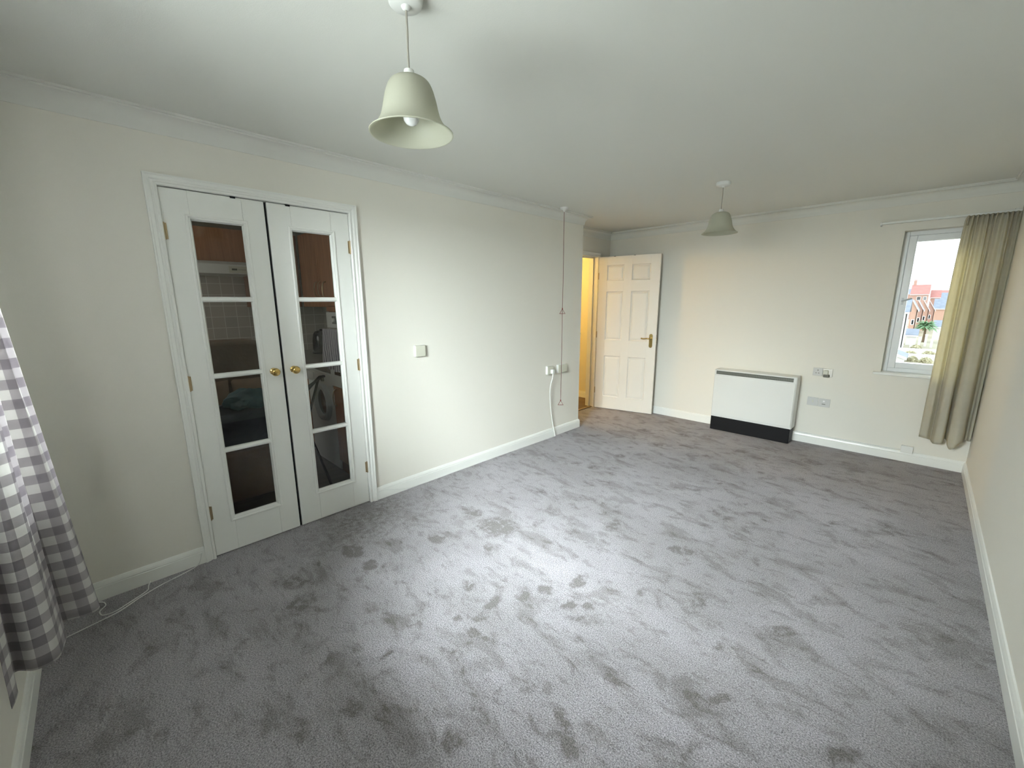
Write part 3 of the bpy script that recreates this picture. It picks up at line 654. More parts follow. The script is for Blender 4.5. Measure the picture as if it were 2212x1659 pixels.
obj('switch_rocker', plate(B(), F-0.009, 2.006, 2.018, 0.428, 0.450, 0.003, 'y'), 'cream_plastic', t, bevel=0.001)
t = single('wall_socket', 2.061, 2.152, 0.393, 0.476, 'white plate with a bright round button low on the far wall', 0.009, 'plate_grey')
obj('round_button', B().lathe((2.102, F-0.009, 0.449), [(0.0095, 0.001), (0.0095, -0.004), (0.007, -0.007), (0.0, -0.008)], 'y', 20), 'bulb', t, soft=True)
obj('pin_slot', plate(B(), F-0.008, 2.088, 2.116, 0.418, 0.424, 0.0016, 'y'), 'grey_plastic', t)
t = thing('junction_box', 'small square white cable box on the far wall skirting below the cream curtain', 'socket', (2.745, F, 0.11))
obj('box_body', plate(B(), F, 2.705, 2.785, 0.086, 0.150, 0.030, 'y'), 'white_plastic', t, bevel=0.003)
t = obj('heater_cable', B().tube(smooth([(1.905, F-0.006, 0.102), (2.1, F-0.007, 0.100), (2.3, F-0.006, 0.101), (2.5, F-0.007, 0.100), (2.62, F-0.007, 0.101), (2.66, F-0.010, 0.106), (2.71, F-0.014, 0.112)], 6), 0.0042, 6), 'white_plastic', soft=True)
tag(t, 'thin white cable along the far wall skirting top, from heater to cable box', 'cable')

# ================================================================== storage heater
hx0, hx1, hy0, hy1 = 1.118, 1.893, 5.158, 5.320
t = thing('storage_heater', 'white storage heater with black plinth standing against the far wall', 'heater', ((hx0+hx1)/2, 5.24, 0))
obj('casing', B().box(hx0, hx1, hy0, hy1, 0.150, 0.688), 'enamel', t, bevel=0.010, seg=3)
obj('front_panel', B().box(hx0+0.006, hx1-0.008, hy0-0.007, hy0+0.004, 0.176, 0.626), 'enamel', t, bevel=0.004)
g = B().box(hx0+0.020, hx1-0.030, hy0-0.0015, hy0+0.004, 0.636, 0.674)
obj('grille', g, 'grille', t)
s = B(); n = 92
for k in range(n): x = hx0+0.024+k*(hx1-hx0-0.058)/(n-1); s.box(x-0.0012, x+0.0012, hy0-0.005, hy0, 0.638, 0.672)
s.box(hx0+0.020, hx1-0.030, hy0-0.0045, hy0, 0.653, 0.657)
obj('grille_slats', s, mat('slat_metal', (0.2, 0.2, 0.17, 1), 0.4, 0.3), t)
obj('plinth', B().box(hx0+0.002, hx1-0.010, hy0+0.002, hy1, 0.0, 0.182), 'black', t, bevel=0.006)
obj('wall_bracket', B().box(hx0+0.06, hx1-0.06, hy1-0.002, L-0.021, 0.50, 0.56), 'grey_plastic', t)

# ================================================================== curtains
def drape(path_top, path_hem, z_top, z_hem, rows, hemz=None, belly=1.0):
    """cloth between two wavy plan lines; returns B with per-vertex (u, v) in metres"""
    n = len(path_hem); b = B(); uv = []; s = [0]
    for i in range(1, n): s.append(s[-1]+(path_hem[i]-path_hem[i-1]).length)
    for j in range(rows+1):
        t_ = j/rows; k = t_**belly
        for i in range(n):
            zt = z_hem+(hemz(i/(n-1)) if hemz else 0)
            p = path_top[i].lerp(path_hem[i], k); z = z_top+(zt-z_top)*t_
            b.v.append((p.x, p.y, z)); uv.append((s[i], z))
    for j in range(rows):
        for i in range(n-1): a = j*n+i; b.f.append((a, a+1, a+n+1, a+n))
    return b, uv
def resample(pts, n):
    ds = [0]
    for a, c in zip(pts, pts[1:]): ds.append(ds[-1]+(c-a).length)
    out = []; k = 0
    for i in range(n):
        d = ds[-1]*i/(n-1)
        while k < len(ds)-2 and ds[k+1] < d: k += 1
        f = (d-ds[k])/max(1e-9, ds[k+1]-ds[k]); out.append(pts[k].lerp(pts[k+1], min(1, max(0, f))))
    return out
def add_uv(o, uv):
    l = o.data.uv_layers.new(name='UVMap')
    for lp in o.data.loops: l.data[lp.index].uv = uv[lp.vertex_index]
def thicken(o, t):
    md = o.modifiers.new('cloth', 'SOLIDIFY'); md.thickness = t; md.offset = 0
    for p in o.data.polygons: p.use_smooth = True
V3 = lambda *q: Vector((q[0], q[1], 0))
# chequered curtain at the near window
hem = [V3(*p) for p in NEAR_HEM]
hem = resample(smooth(hem, 10), 220)
ncurl = 13
topl = [V3(0.42+0.50*(i/219), 0.085+0.020*math.sin(2*PI*ncurl*i/219)) for i in range(220)]
t = thing('curtain', 'grey and white chequered curtain hanging at the near left corner', 'curtain', (0.65, 0.12, 2.06))
b, uv = drape(topl, hem, 2.06, NEAR_Z, 60, belly=0.8)
o = obj('curtain_cloth', b, 'gingham', t); add_uv(o, uv); thicken(o, 0.0014)
obj('header_tape', B().box(0.42, 0.92, 0.080, 0.090, 2.03, 2.065), 'white_plastic', t)
t = thing('curtain_rail', 'white curtain rail above the near window', 'curtain rail', (1.6, 0.05, 2.08))
obj('rail', B().box(0.35, 2.9, 0.072, 0.098, 2.066, 2.090), 'white_plastic', t)
for x in (0.4, 1.6, 2.85): obj('bracket', B().box(x-0.01, x+0.01, 0.0, 0.08, 2.075, 2.095), 'white_plastic', t)
# cream curtain at the far window
hem = [V3(*p) for p in FAR_HEM]
hem = resample(smooth(hem, 10), 240)
topl = [V3(2.832+0.272*(i/239), L-0.062-0.016*math.sin(2*PI*11*i/239)) for i in range(240)]
def hz(u): return -0.018*math.sin(u*PI*2.2)+0.012*math.sin(u*17)-0.05*math.exp(-((u-0.66)/0.05)**2)+0.055*max(0, u-0.8)*5
t = thing('curtain', 'cream patterned curtain with gathered header at the far window', 'curtain', (2.97, L-0.08, 2.06))
b, uv = drape(topl, hem, 2.072, 0.262, 70, hz, 0.30)
o = obj('curtain_cloth', b, 'curtain', t); add_uv(o, uv); thicken(o, 0.0016)
obj('header_tape', B().sheet(lambda u, v: (2.832+0.272*u, L-0.060-0.018*math.sin(2*PI*11*u), 2.075-0.075*v), 160, 3), 'curtain', t, soft=True)
t = thing('curtain_rail', 'thin white curtain rail above the far window', 'curtain rail', (2.7, L-0.05, 2.08))
obj('rail', B().box(2.325, W-0.004, L-0.062, L-0.030, 2.072, 2.088), 'white_plastic', t, bevel=0.002)
obj('end_cap', B().box(2.316, 2.328, L-0.066, L-0.0, 2.064, 2.092), 'white_plastic', t, bevel=0.002)
for x in (2.72, 3.08): obj('bracket', B().box(x-0.008, x+0.008, L-0.05, L, 2.088, 2.098), 'white_plastic', t)

# ================================================================== hall beyond the open door
t = thing('wall_fitting', 'dark round fitting on the yellow-lit hall wall beyond the open door', 'wall fitting', (-0.93, 5.45, 0.96))
obj('round_cap', B().lathe((-0.93, 5.45, 0.96), [(0.018, 0.0), (0.018, -0.012), (0.028, -0.020), (0.030, -0.034), (0.022, -0.045), (0.0, -0.048)], 'y', 20), 'black', t, soft=True)

# ================================================================== kitchen
def cabinet(name, label, x0, x1, y0, y1, z0, z1, face, doors, group=None, handle=True):
    """face '+x' or '-y'; doors = [(u0,u1,z0,z1,handle_u or None,handle_z)]"""
    t = thing(name, label, 'cabinet', ((x0+x1)/2, (y0+y1)/2, z0), group)
    bx0 = x0+0.021 if abs(x0-KX) < 0.01 else x0; by1 = y1-0.021 if abs(y1-KY) < 0.01 else y1
    obj('cabinet_body', B().box(bx0, x1, y0, by1, z0, z1), 'wood_dark', t)
    for (u0, u1, c0, c1, hu, hz_) in doors:
        g = 0.0015
        if face == '+x': b = B().box(x1+0.001, x1+0.019, u0+g, u1-g, c0+g, c1-g)
        else: b = B().box(u0+g, u1-g, y0-0.019, y0-0.001, c0+g, c1-g)
        d = obj('cabinet_door', b, 'wood', t, bevel=0.002)
        if hu is not None:
            P = [(0, -0.07), (0.022, -0.055), (0.030, 0), (0.022, 0.055), (0, 0.07)]
            pts = [((x1+0.018+p, hu, hz_+q) if face == '+x' else (hu, y0-0.018-p, hz_+q)) for p, q in P]
            obj('handle', B().tube(smooth(pts, 4), 0.005, 8), 'dull_brass', d, soft=True)
    return t
FX = KX+0.30
cabinet('wall_cabinet', 'short wooden wall cabinet directly above the cooker hood', KX, FX, 0.85, 1.50, 1.805, 2.105, '+x', [(0.85, 1.50, 1.805, 2.105, None, 0)])
cabinet('wall_cabinet', 'wooden wall cabinet between cooker hood and kitchen corner', KX, FX, 1.502, 1.945, 1.39, 2.105, '+x', [(1.502, 1.925, 1.39, 2.105, 1.56, 1.48)])
cabinet('wall_cabinet', 'wooden wall cabinet above the worktop beside the tall oven unit', FX+0.002, -0.722, 1.97, KY, 1.39, 2.105, '-y', [(FX+0.03, -1.52, 1.39, 2.105, -1.565, 1.56), (-1.52, -1.02, 1.39, 2.105, -1.47, 1.56), (-1.02, -0.722, 1.39, 2.105, None, 0)])
cabinet('base_cabinet', 'dark wooden base cabinet under the worktop along the kitchen back wall', KX, KX+0.56, 0.30, 1.66, 0.0, 0.858, '+x', [(0.30, 0.98, 0.1, 0.85, 0.92, 0.72), (0.98, 1.62, 0.1, 0.85, 1.56, 0.72)])
cabinet('base_cabinet', 'dark wooden corner base cabinet beside the washing machine', KX, -1.35, 1.72, KY, 0.0, 0.858, '-y', [(-1.70, -1.352, 0.1, 0.85, -1.42, 0.72)])
t = obj('worktop', B().poly_prism([(KX, 0.30), (KX+0.60, 0.30), (KX+0.60, 1.68), (-0.724, 1.68), (-0.724, KY), (KX, KY)], 'z', 0.860, 0.900), 'worktop', bevel=0.004)
tag(t, 'grey speckled kitchen worktop running round the corner', 'worktop')
struct('trim_7', B().box(KX+0.0005, KX+0.007, 0.30, KY-0.001, 0.902, 1.80), 'tiles')
struct('trim_8', B().box(KX+0.008, -0.724, KY-0.007, KY-0.0005, 0.902, 1.39), 'tiles_end')
t = thing('cooker_hood', 'white cooker hood with control strip under the short wall cabinet', 'cooker hood', (-2.05, 1.2, 1.69))
obj('hood_body', B().poly_prism([(KX+0.008, 1.69), (-1.80, 1.69), (-1.80, 1.772), (-1.84, 1.800), (KX+0.008, 1.800)], 'y', 0.90, 1.498), 'enamel', t, bevel=0.003)
obj('control_strip', B().box(-1.801, -1.797, 1.285, 1.475, 1.700, 1.758), 'cream_plastic', t, bevel=0.001)
for y_, w in ((1.318, 0.010), (1.338, 0.010), (1.440, 0.012)): obj('switch_button', B().box(-1.797, -1.792, y_-w, y_+w, 1.722, 1.738), 'grey_plastic', t)
obj('slider_line', B().box(-1.797, -1.7955, 1.355, 1.42, 1.727, 1.730), 'grey_plastic', t)
# tall oven unit
tx0, tx1, ty0 = -0.720, -0.124, 1.69
t = cabinet('oven_unit', 'tall wooden cabinet holding the built-in oven at the kitchen end wall', tx0, tx1, ty0+0.02, KY, 0.0, 2.105, '-y',
    [(tx0, tx1, 1.405, 2.105, tx0+0.035, 1.525), (tx0, tx1, 1.362, 1.402, None, 0), (tx0, tx1, 0.10, 0.755, tx0+0.05, 0.66)])
t = thing('oven', 'white built-in oven with a round dial on its top panel', 'oven', ((tx0+tx1)/2, ty0, 0.76))
obj('control_panel', B().box(tx0+0.002, tx1-0.002, ty0-0.004, ty0+0.018, 1.235, 1.358), 'enamel', t, bevel=0.002)
obj('oven_door', B().box(tx0+0.002, tx1-0.002, ty0-0.012, ty0+0.018, 0.760, 1.230), 'enamel', t, bevel=0.003)
obj('door_glass', B().box(tx0+0.09, tx1-0.09, ty0-0.014, ty0-0.011, 0.86, 1.13), 'black_gloss', t)
obj('door_handle', B().tube([(tx0+0.03, ty0-0.012, 1.214), (tx0+0.03, ty0-0.045, 1.214), (tx1-0.03, ty0-0.045, 1.214), (tx1-0.03, ty0-0.012, 1.214)], 0.011, 10), 'black', t, soft=True)
d = obj('dial_plate', B().box(tx0+0.115, tx0+0.185, ty0-0.008, ty0-0.003, 1.268, 1.328), 'grey_plastic', t, bevel=0.001)
obj('dial', B().lathe((tx0+0.150, ty0-0.008, 1.298), [(0.018, 0.0), (0.016, -0.012), (0.0, -0.013)], 'y', 20), 'white_plastic', d, soft=True)
def tw(u, v):
    return (tx0+0.045+0.36*u+0.02*v*(u-0.3), ty0-0.060-0.010*math.sin(u*21+v*2)*(0.35+v)-0.006*v, 1.228-0.30*v-0.03*u*v)
t = obj('tea_towel', B().sheet(tw, 44, 24).sheet(lambda u, v: (tx0+0.045+0.36*u, ty0-0.060+0.030*v, 1.228+0.002*math.sin(PI*v)), 44, 4).sheet(lambda u, v: (tx0+0.045+0.36*u, ty0-0.030+0.003*math.sin(u*20), 1.228-0.22*v), 44, 10), 'towel', soft=True)
tag(t, 'grey and white striped tea towel hanging on the oven door handle', 'towel'); thicken(t, 0.002)
# washing machine
wx0, wx1, wy0 = -1.335, -0.735, 1.705
t = thing('washing_machine', 'white washing machine with round door under the kitchen worktop', 'washing machine', ((wx0+wx1)/2, 1.98, 0))
obj('machine_body', B().box(wx0, wx1, wy0, KY-0.02, 0.0, 0.845), 'enamel', t, bevel=0.008)
obj('control_panel', B().box(wx0+0.01, wx1-0.01, wy0-0.012, wy0+0.002, 0.735, 0.835), 'enamel', t, bevel=0.004)
obj('programme_dial', B().lathe((-0.93, wy0-0.012, 0.785), [(0.022, 0), (0.020, -0.018), (0.0, -0.020)], 'y', 24), 'grey_plastic', t, soft=True)
obj('detergent_drawer', B().box(wx0+0.03, wx0+0.19, wy0-0.017, wy0-0.010, 0.752, 0.820), 'white_plastic', t, bevel=0.003)
cc = (-0.985, wy0, 0.570)
obj('door_ring', B().lathe(cc, [(0.112, -0.004), (0.122, -0.030), (0.140, -0.040), (0.160, -0.034), (0.172, 0.002), (0.112, 0.002)], 'y', 48, close=True), 'silver', t, soft=True)
obj('door_glass', B().lathe(cc, [(0.113, -0.010), (0.100, -0.004), (0.06, 0.0), (0.0, -0.001)], 'y', 40), 'black_gloss', t, soft=True)
# kettle
kx, ky = -1.86, 2.06
t = thing('kettle', 'black plastic kettle with a glossy side on the kitchen worktop corner', 'kettle', (kx, ky, 0.90))
obj('kettle_base', B().lathe((kx, ky, 0.90), [(0.100, 0.0), (0.102, 0.012), (0.090, 0.022), (0.0, 0.022)], 'z', 32), 'black', t, soft=True)
obj('kettle_body', B().lathe((kx, ky, 0.90), [(0.088, 0.024), (0.094, 0.05), (0.092, 0.14), (0.080, 0.205), (0.064, 0.230), (0.030, 0.242), (0.0, 0.244)], 'z', 36), 'black_gloss', t, soft=True)
obj('spout', B().poly_prism([(kx-0.125, 1.115), (kx-0.075, 1.06), (kx-0.055, 1.13)], 'y', ky-0.025, ky+0.025), 'black_gloss', t, bevel=0.006)
obj('handle', B().tube(smooth([(kx+0.060, ky, 1.125), (kx+0.115, ky-0.01, 1.135), (kx+0.160, ky-0.015, 1.105), (kx+0.165, ky-0.015, 1.03), (kx+0.145, ky-0.012, 0.96), (kx+0.095, ky, 0.945)], 6), 0.016, 10), 'black', t, soft=True)
obj('lid_knob', B().lathe((kx, ky, 1.142), [(0.012, 0), (0.018, 0.010), (0.0, 0.016)], 'z', 16), 'black', t, soft=True)
# folding frame before the washing machine
t = thing('folding_frame', 'black tubular folding frame standing before the white washing machine', 'clothes airer', (-0.7, 1.48, 0))
obj('top_loop', B().tube(smooth([(-1.05, 1.50, 0.655), (-0.70, 1.50, 0.786), (-0.44, 1.50, 0.886), (-0.385, 1.50, 0.900)], 6)+smooth([(-0.350, 1.46, 0.905), (-0.385, 1.45, 0.885), (-0.70, 1.45, 0.722), (-1.05, 1.45, 0.545)], 6), 0.010, 10), 'black', t, soft=True)
obj('cross_bar', B().tube([(-0.43, 1.50, 0.888), (-0.43, 1.45, 0.862)], 0.008, 8), 'black', t, soft=True)
obj('leg', B().tube([(-1.05, 1.50, 0.655), (-1.12, 1.50, 0.62), (-0.42, 1.50, 0.012)], 0.010, 8), 'black', t, soft=True)
obj('leg', B().tube([(-0.44, 1.475, 0.870), (-1.15, 1.475, 0.012)], 0.010, 8), 'black', t, soft=True)
for x in (-0.42, -1.15): obj('foot_bar', B().tube([(x, 1.36, 0.012), (x, 1.56, 0.012)], 0.012, 8), 'black', t, soft=True)
# armchair with cushions and folded clothes
t = thing('armchair', 'brown armchair with rounded high back seen through the door nearest the curtain', 'armchair', (-0.9, 0.98, 0))
def arch(y0, y1, zb, zt, n=20):
    pts = [(y0, zb), (y1, zb)]
    for k in range(n+1):
        a = PI*k/n; c = (y0+y1)/2; r = (y1-y0)/2
        pts.append((c+r*math.copysign(abs(math.cos(a))**0.35, math.cos(a)), zt-0.13+0.13*math.sin(a)**0.8))
    return pts
obj('backrest', B().poly_prism(arch(0.72, 1.30, 0.30, 1.158), 'x', -1.14, -0.99), 'chair', t, bevel=0.035, seg=4)
obj('seat', B().box(-1.05, -0.44, 0.76, 1.26, 0.10, 0.44), 'chair', t, bevel=0.03, seg=3)
for a, c in ((0.68, 0.77), (1.25, 1.34)): obj('armrest', B().box(-1.08, -0.46, a, c, 0.10, 0.60), 'chair', t, bevel=0.03, seg=3)
for a in (-1.04, -0.50):
    for c in (0.73, 1.29): obj('leg', B().lathe((a, c, 0), [(0.016, 0.0), (0.024, 0.10), (0.0, 0.10)], 'z', 12), 'black', t, soft=True)
def cushion(cx, cy, cz, s, tilt, label, m_):
    b = B(); n = 14
    def f(u, v, sg):
        a, c = 2*u-1, 2*v-1; e = max(0, (1-a**4)*(1-c**4))**0.5
        k = 1-0.06*(1-abs(a))*abs(c)-0.0; p = Vector((sg*0.055*e, a*s*0.5*(1-0.05*(1-c*c)), c*s*0.5*(1-0.05*(1-a*a))))
        p.rotate(Matrix.Rotation(tilt, 3, 'Y')); return (cx+p.x, cy+p.y, cz+p.z)
    b.sheet(lambda u, v: f(u, v, 1), n, n).sheet(lambda u, v: f(u, v, -1), n, n)
    o = obj('scatter_cushion', b, m_, soft=True); tag(o, label, 'cushion'); return o
cushion(-0.925, 0.875, 0.735, 0.27, -0.2, 'tan cushion leaning on the brown armchair back, on the curtain side', 'tan')
cushion(-0.925, 1.157, 0.735, 0.27, -0.2, 'tan cushion leaning on the brown armchair back, on the oven side', 'tan')
def heap(name, label, cat, c, r, m_, seed, amp=0.16):
    bm = bmesh.new(); bmesh.ops.create_icosphere(bm, subdivisions=4, radius=1)
    for v in bm.verts:
        n = noise.noise(v.co*1.7+Vector((seed, 0, 0)))*amp*2.4+noise.noise(v.co*4+Vector((0, seed, 0)))*amp
        q = v.co*(1+n); z = q.z*r[2]
        v.co = Vector((q.x*r[0], q.y*r[1], max(-r[2]*0.82, z)))
    b = B(); bm.verts.ensure_lookup_table(); b.v = [tuple(v.co+Vector(c)) for v in bm.verts]; b.f = [tuple(v.index for v in f.verts) for f in bm.faces]; bm.free()
    o = obj(name, b, m_, soft=True); tag(o, label, cat); return o
heap('folded_clothes', 'heap of dark navy clothes on the brown armchair seat', 'clothes', (-0.66, 1.005, 0.575), (0.155, 0.215, 0.165), 'navy', 3)
heap('cloth_bag', 'dark teal cloth bag lying on the navy clothes', 'bag', (-0.60, 1.045, 0.765), (0.10, 0.13, 0.075), 'teal', 8)

# ================================================================== outside the far window
GZ = -6.0
M['grass'] = mat('dry_garden_ground', (0.42, 0.37, 0.26, 1), 0.95, vary=(0.12, 0.5))
M['brick'] = grid_mat('red_brick', (0.52, 0.27, 0.21, 1), (0.46, 0.23, 0.18, 1), (0.50, 0.42, 0.36, 1), (0.225, 0.075, 0.5), 0.010, 0.9, 'xz')
M['brick_pale'] = grid_mat('orange_brick', (0.62, 0.36, 0.27, 1), (0.58, 0.32, 0.24, 1), (0.5, 0.38, 0.3, 1), (0.225, 0.075, 0.5), 0.010, 0.9, 'xz')
M['render'] = mat('white_render', (0.80, 0.78, 0.76, 1), 0.9)
M['slate'] = mat('slate_roof', (0.24, 0.26, 0.31, 1), 0.6, vary=(1.2, 0.35))
M['red_tile'] = mat('red_roof_tile', (0.46, 0.20, 0.17, 1), 0.8, vary=(0.8, 0.25))
M['verge'] = mat('white_fascia_board', (0.8, 0.8, 0.8, 1), 0.6)
M['leaf'] = mat('palm_leaf', (0.20, 0.33, 0.17, 1), 0.7, vary=(2, 0.35))
M['bark'] = mat('bark', (0.16, 0.11, 0.07, 1), 0.95)
M['shrub'] = mat('tan_shrub_leaves', (0.52, 0.47, 0.31, 1), 0.95, vary=(3, 0.5))
o = obj('ground', B().box(-120, 130, 12, 420, GZ-1, GZ), 'grass'); o['kind'] = 'structure'
def house(label, x0, x1, y0, y1, zt, ridge, wallm, roofm, axis='x', wins=(), chim=(), verge=True, pipes=(), group=None):
    """axis 'x': ridge runs along x; 'y': gable faces the viewer; 'lean': high on the left, low on the right"""
    t = thing('house', label, 'house', ((x0+x1)/2, (y0+y1)/2, GZ), group)
    w = B()
    if axis == 'y': w.poly_prism([(x0, GZ), (x1, GZ), (x1, zt), ((x0+x1)/2, ridge), (x0, zt)], 'y', y0, y1)
    elif axis == 'lean': w.poly_prism([(x0, GZ), (x1, GZ), (x1, zt), (x0, ridge)], 'y', y0, y1)
    else: w.poly_prism([(y0, GZ), (y1, GZ), (y1, zt), ((y0+y1)/2, ridge), (y0, zt)], 'x', x0, x1)
    obj('walls', w, wallm, t)
    e = 0.25; r = B(); th_ = 0.18; xm, ym = (x0+x1)/2, (y0+y1)/2
    if axis == 'y':
        s = (ridge-zt)/(xm-x0); r.poly_prism([(x0-e, zt-s*e), (xm, ridge), (x1+e, zt-s*e), (x1+e, zt-s*e+th_), (xm, ridge+th_), (x0-e, zt-s*e+th_)], 'y', y0-0.3, y1+0.3)
    elif axis == 'lean':
        s = (ridge-zt)/(x1-x0); r.poly_prism([(x0, ridge), (x1+e, zt-s*e), (x1+e, zt-s*e+th_), (x0, ridge+th_)], 'y', y0-0.3, y1+0.3)
    else:
        s = (ridge-zt)/(ym-y0); r.poly_prism([(y0-e, zt-s*e), (ym, ridge), (y1+e, zt-s*e), (y1+e, zt-s*e+th_), (ym, ridge+th_), (y0-e, zt-s*e+th_)], 'x', x0-0.2, x1+0.2)
    obj('roof', r, roofm, t)
    if verge:
        v = B(); a = 0.24
        if axis == 'y':
            s = (ridge-zt)/(xm-x0); v.poly_prism([(x0-e, zt-s*e-a+th_), (xm, ridge-a+th_), (x1+e, zt-s*e-a+th_), (x1+e, zt-s*e+th_+0.02), (xm, ridge+th_+0.02), (x0-e, zt-s*e+th_+0.02)], 'y', y0-0.4, y0-0.31)
        elif axis == 'lean':
            s = (ridge-zt)/(x1-x0); v.poly_prism([(x0, ridge-a+th_), (x1+e, zt-s*e-a+th_), (x1+e, zt-s*e+th_+0.02), (x0, ridge+th_+0.02)], 'y', y0-0.4, y0-0.31)
        else: v.box(x0-0.2, x1+0.2, y0-0.36, y0-0.27, zt-0.22, zt)
        obj('fascia', v, 'verge', t)
    for (a, c, h0, h1) in wins:
        f = obj('window', B().box(a, c, y0-0.06, y0+0.02, h0, h1), 'verge', t)
        obj('pane', B().box(a+0.12, c-0.12, y0-0.08, y0-0.05, h0+0.12, h1-0.12), 'black_gloss', f)
    for (a, zz) in chim:
        c = obj('chimney', B().box(a-0.45, a+0.45, ym-0.35, ym+0.35, ridge-0.6, zz), 'brick', t)
        obj('chimney_pot', B().lathe((a-0.2, ym, zz), [(0.13, 0), (0.10, 0.45), (0.0, 0.45)], 'z', 10).lathe((a+0.2, ym, zz), [(0.13, 0), (0.10, 0.45), (0.0, 0.45)], 'z', 10), 'red_tile', c)
    for a in pipes: obj('drainpipe', B().lathe((a, y0-0.08, 0), [(0.055, GZ), (0.055, zt)], 'z', 8), 'black', t)
    return t
# white house close on the left of the view
house('white rendered house with slate roof, nearest on the left of the view', -7.0, 0.75, 84, 92, -0.35, 1.35, 'render', 'slate', 'x', wins=[(-1.9, -0.9, -3.6, -2.2), (-4.2, -3.0, -2.8, -1.4)], pipes=(0.68,))
# row of red brick rear wings stepping away
for i in range(4):
    Y = 118+i*13; k = Y/118
    x0 = 2.7055+(-0.0195+0.0068*i)*Y; x1 = x0+0.0080*Y
    house(['red brick wing with sloping slate roof, first behind the white house', 'red brick wing with sloping slate roof, second behind the white house',
           'red brick wing with sloping slate roof, third behind the white house', 'red brick wing with sloping slate roof, farthest of the sawtooth row'][i],
          x0, x1, Y, Y+11, 1.43-0.0165*Y, 1.43-0.0015*Y, ['brick_pale', 'brick'][i % 2], 'slate', 'lean', wins=[(x0+0.25, x0+0.75, -3.6, -2.5)], pipes=(x1-0.05,), group='sawtooth row of brick rear wings')
house('long orange brick house with purple slate roof, right of the sawtooth row', 4.1, 14.0, 176, 186, -1.2, 1.5, 'brick_pale', 'slate', 'x', chim=((9.0, 2.6),), wins=[(10.0, 11.2, -3.6, -2.4)])
house('tall red roofed house rising above the sawtooth row', -2.6, 2.4, 225, 237, 3.4, 7.0, 'brick', 'red_tile', 'x', verge=True, chim=((-2.0, 8.8),), wins=[(-0.8, 0.4, 1.2, 2.6), (1.0, 2.0, 1.2, 2.6)])
house('lower red roofed house beside the tall red one', 3.0, 5.6, 228, 238, 2.2, 4.9, 'brick', 'red_tile', 'x')
for i, (a, c, Y, zt, rg, mw, mr, lb) in enumerate([(5.5, 16.0, 300, 1.8, 4.7, 'brick', 'slate', 'distant terrace under a grey slate roof on the skyline'),
        (3.0, 22.0, 360, 4.6, 6.8, 'render', 'red_tile', 'farthest pale terrace with a red roof on the skyline'), (-14.0, -2.0, 330, 4.6, 7.4, 'brick', 'slate', 'distant brick terrace on the skyline behind the white house'),
        (6.4, 12.0, 240, -0.8, 1.9, 'render', 'slate', 'white gabled house between the orange and distant terraces')]):
    house(lb, a, c, Y, Y+10, zt, rg, mw, mr, 'x' if i < 3 else 'y')
house('small white outbuilding with a slate roof in front of the palm', 0.85, 2.05, 96, 100, -4.35, -3.55, 'render', 'slate', 'x')
house('small pale outbuilding with a grey hipped roof right of the palm', 4.1, 6.2, 112, 116, -3.6, -2.6, 'render', 'slate', 'x')
house('low slate roofed shed at the bottom left of the view', -0.6, 1.55, 66, 71, -5.2, -4.35, 'render', 'slate', 'lean')
# palm
t = thing('palm_tree', 'green palm tree standing before the brick houses', 'tree', (2.95, 104, GZ))
tx, ty_, tz = 2.95, 104, -3.35
obj('trunk', B().lathe((tx, ty_, 0), [(0.22, GZ), (0.16, -4.5), (0.14, tz+0.1), (0.0, tz+0.2)], 'z', 12), 'bark', t)
fb = B()
for k in range(70):
    a = 2.4*k; el = 0.15+1.25*((k*7) % 70)/70; R = 1.45+0.5*random.random(); pts = []
    for s in range(6):
        q = s/5; r_ = R*q*math.cos(el*0.8); z_ = R*math.sin(el)*q-0.85*q*q*R*(0.9-0.35*el); pts.append(Vector((tx+r_*math.cos(a), ty_+r_*math.sin(a), tz+z_+0.15)))
    sd = Vector((-math.sin(a), math.cos(a), 0)); n0 = len(fb.v)
    for s, p in enumerate(pts):
        w = 0.22*math.sin(PI*(0.12+0.86*s/5)); fb.v += [tuple(p-sd*w+Vector((0, 0, -w*0.5))), tuple(p+Vector((0, 0, 0.03))), tuple(p+sd*w+Vector((0, 0, -w*0.5)))]
    for s in range(5):
        for j in range(2): fb.f.append((n0+s*3+j, n0+s*3+j+1, n0+s*3+j+4, n0+s*3+j+3))
obj('fronds', fb, 'leaf', t)
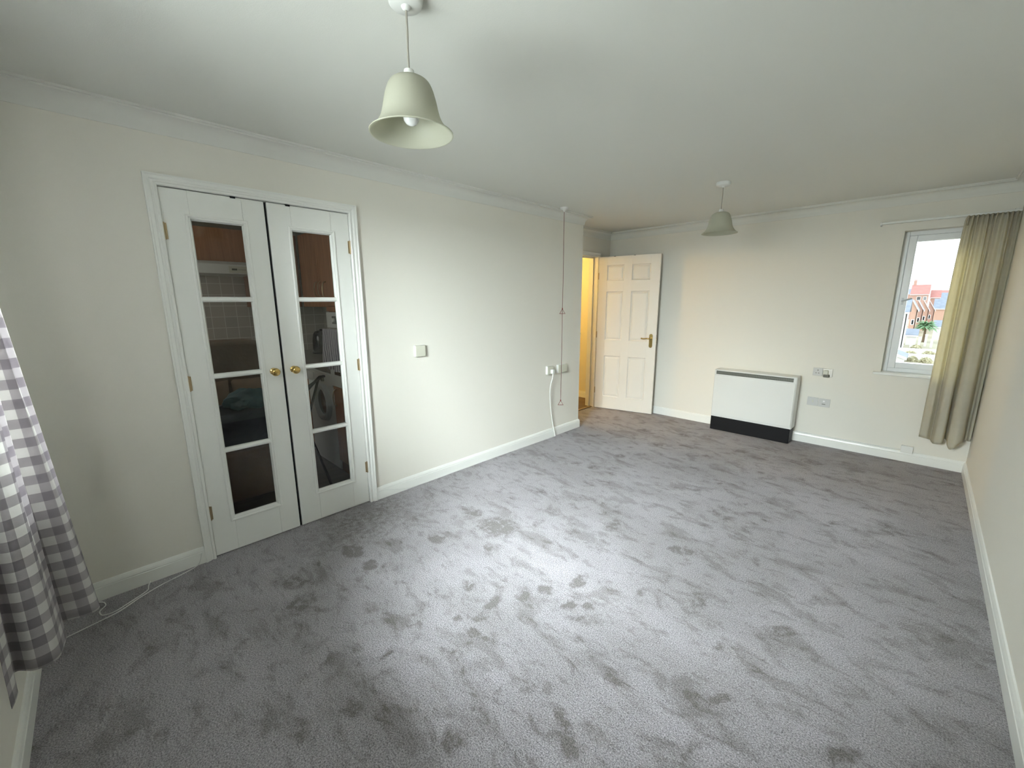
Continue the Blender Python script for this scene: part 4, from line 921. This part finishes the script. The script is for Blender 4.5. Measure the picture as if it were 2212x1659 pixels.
# garden walls, posts, shrubs
for (a, c, Y, z_, lb) in [(-0.5, 6.0, 78, -5.1, 'low white garden wall crossing behind the tan shrubs'), (1.75, 5.0, 73, -5.35, 'nearer low white garden wall among the tan shrubs')]:
    o = obj('garden_wall', B().box(a, c, Y, Y+0.25, GZ, z_).box(a-0.05, c+0.05, Y-0.05, Y+0.3, z_, z_+0.06), 'render'); tag(o, lb, 'wall')
post = None
for i, (x, Y, h) in enumerate([(1.6, 92, 1.3), (2.5, 94, 1.5), (3.2, 95, 1.8), (3.9, 93, 1.3)]):
    if post is None:
        post = obj('garden_post', B().box(-0.14, 0.14, -0.14, 0.14, 0, 1).box(-0.19, 0.19, -0.19, 0.19, 1, 1.05), 'render'); o = post
    else: o = post.copy(); COL.objects.link(o)
    o.location = (x, Y, GZ); o.scale = (1, 1, h)
    tag(o, ['short white garden post nearest the white outbuilding', 'white garden post left of the palm trunk', 'tallest white garden post, beside the palm trunk', 'short white garden post right of the palm trunk'][i], 'post', 'white garden posts below the palm')
def shrub(label, x, Y, r, h):
    b = B(); rr = random.Random(int(Y*10+x))
    for k in range(420):
        u, v = rr.random()*2*PI, math.acos(1-rr.random()*1.0); q = 0.75+0.3*rr.random()
        c = Vector((x+r*q*math.sin(v)*math.cos(u), Y+r*q*math.sin(v)*math.sin(u), GZ+h*q*math.cos(v)))
        a1 = Vector((rr.gauss(0, 1), rr.gauss(0, 1), rr.gauss(0, 1))).normalized()*0.16; a2 = a1.orthogonal().normalized()*0.10
        n0 = len(b.v); b.v += [tuple(c-a1), tuple(c+a2), tuple(c+a1), tuple(c-a2)]; b.f.append((n0, n0+1, n0+2, n0+3))
    t = thing('shrub', label, 'shrub', (x, Y, GZ), 'tan shrubs in the gardens below')
    obj('leaves', b, 'shrub', t); obj('stem', B().lathe((x, Y, 0), [(0.06, GZ), (0.03, GZ+h*0.8), (0, GZ+h*0.85)], 'z', 8), 'bark', t)
for (x, Y, r, h, lb) in [(1.9, 75.5, 0.7, 0.8, 'tan shrub between the two white garden walls, on the shed side'), (3.6, 75.8, 0.75, 0.9, 'tan shrub between the two white garden walls, on the curtain side'),
        (2.25, 70.5, 0.45, 0.6, 'tan shrub before the nearer garden wall, next to the shed'), (3.4, 70, 0.55, 0.6, 'tan shrub before the nearer garden wall, next to the curtain'), (2.3, 86, 0.7, 0.8, 'tan shrub just below the white garden posts')]:
    shrub(lb, x, Y, r, h)
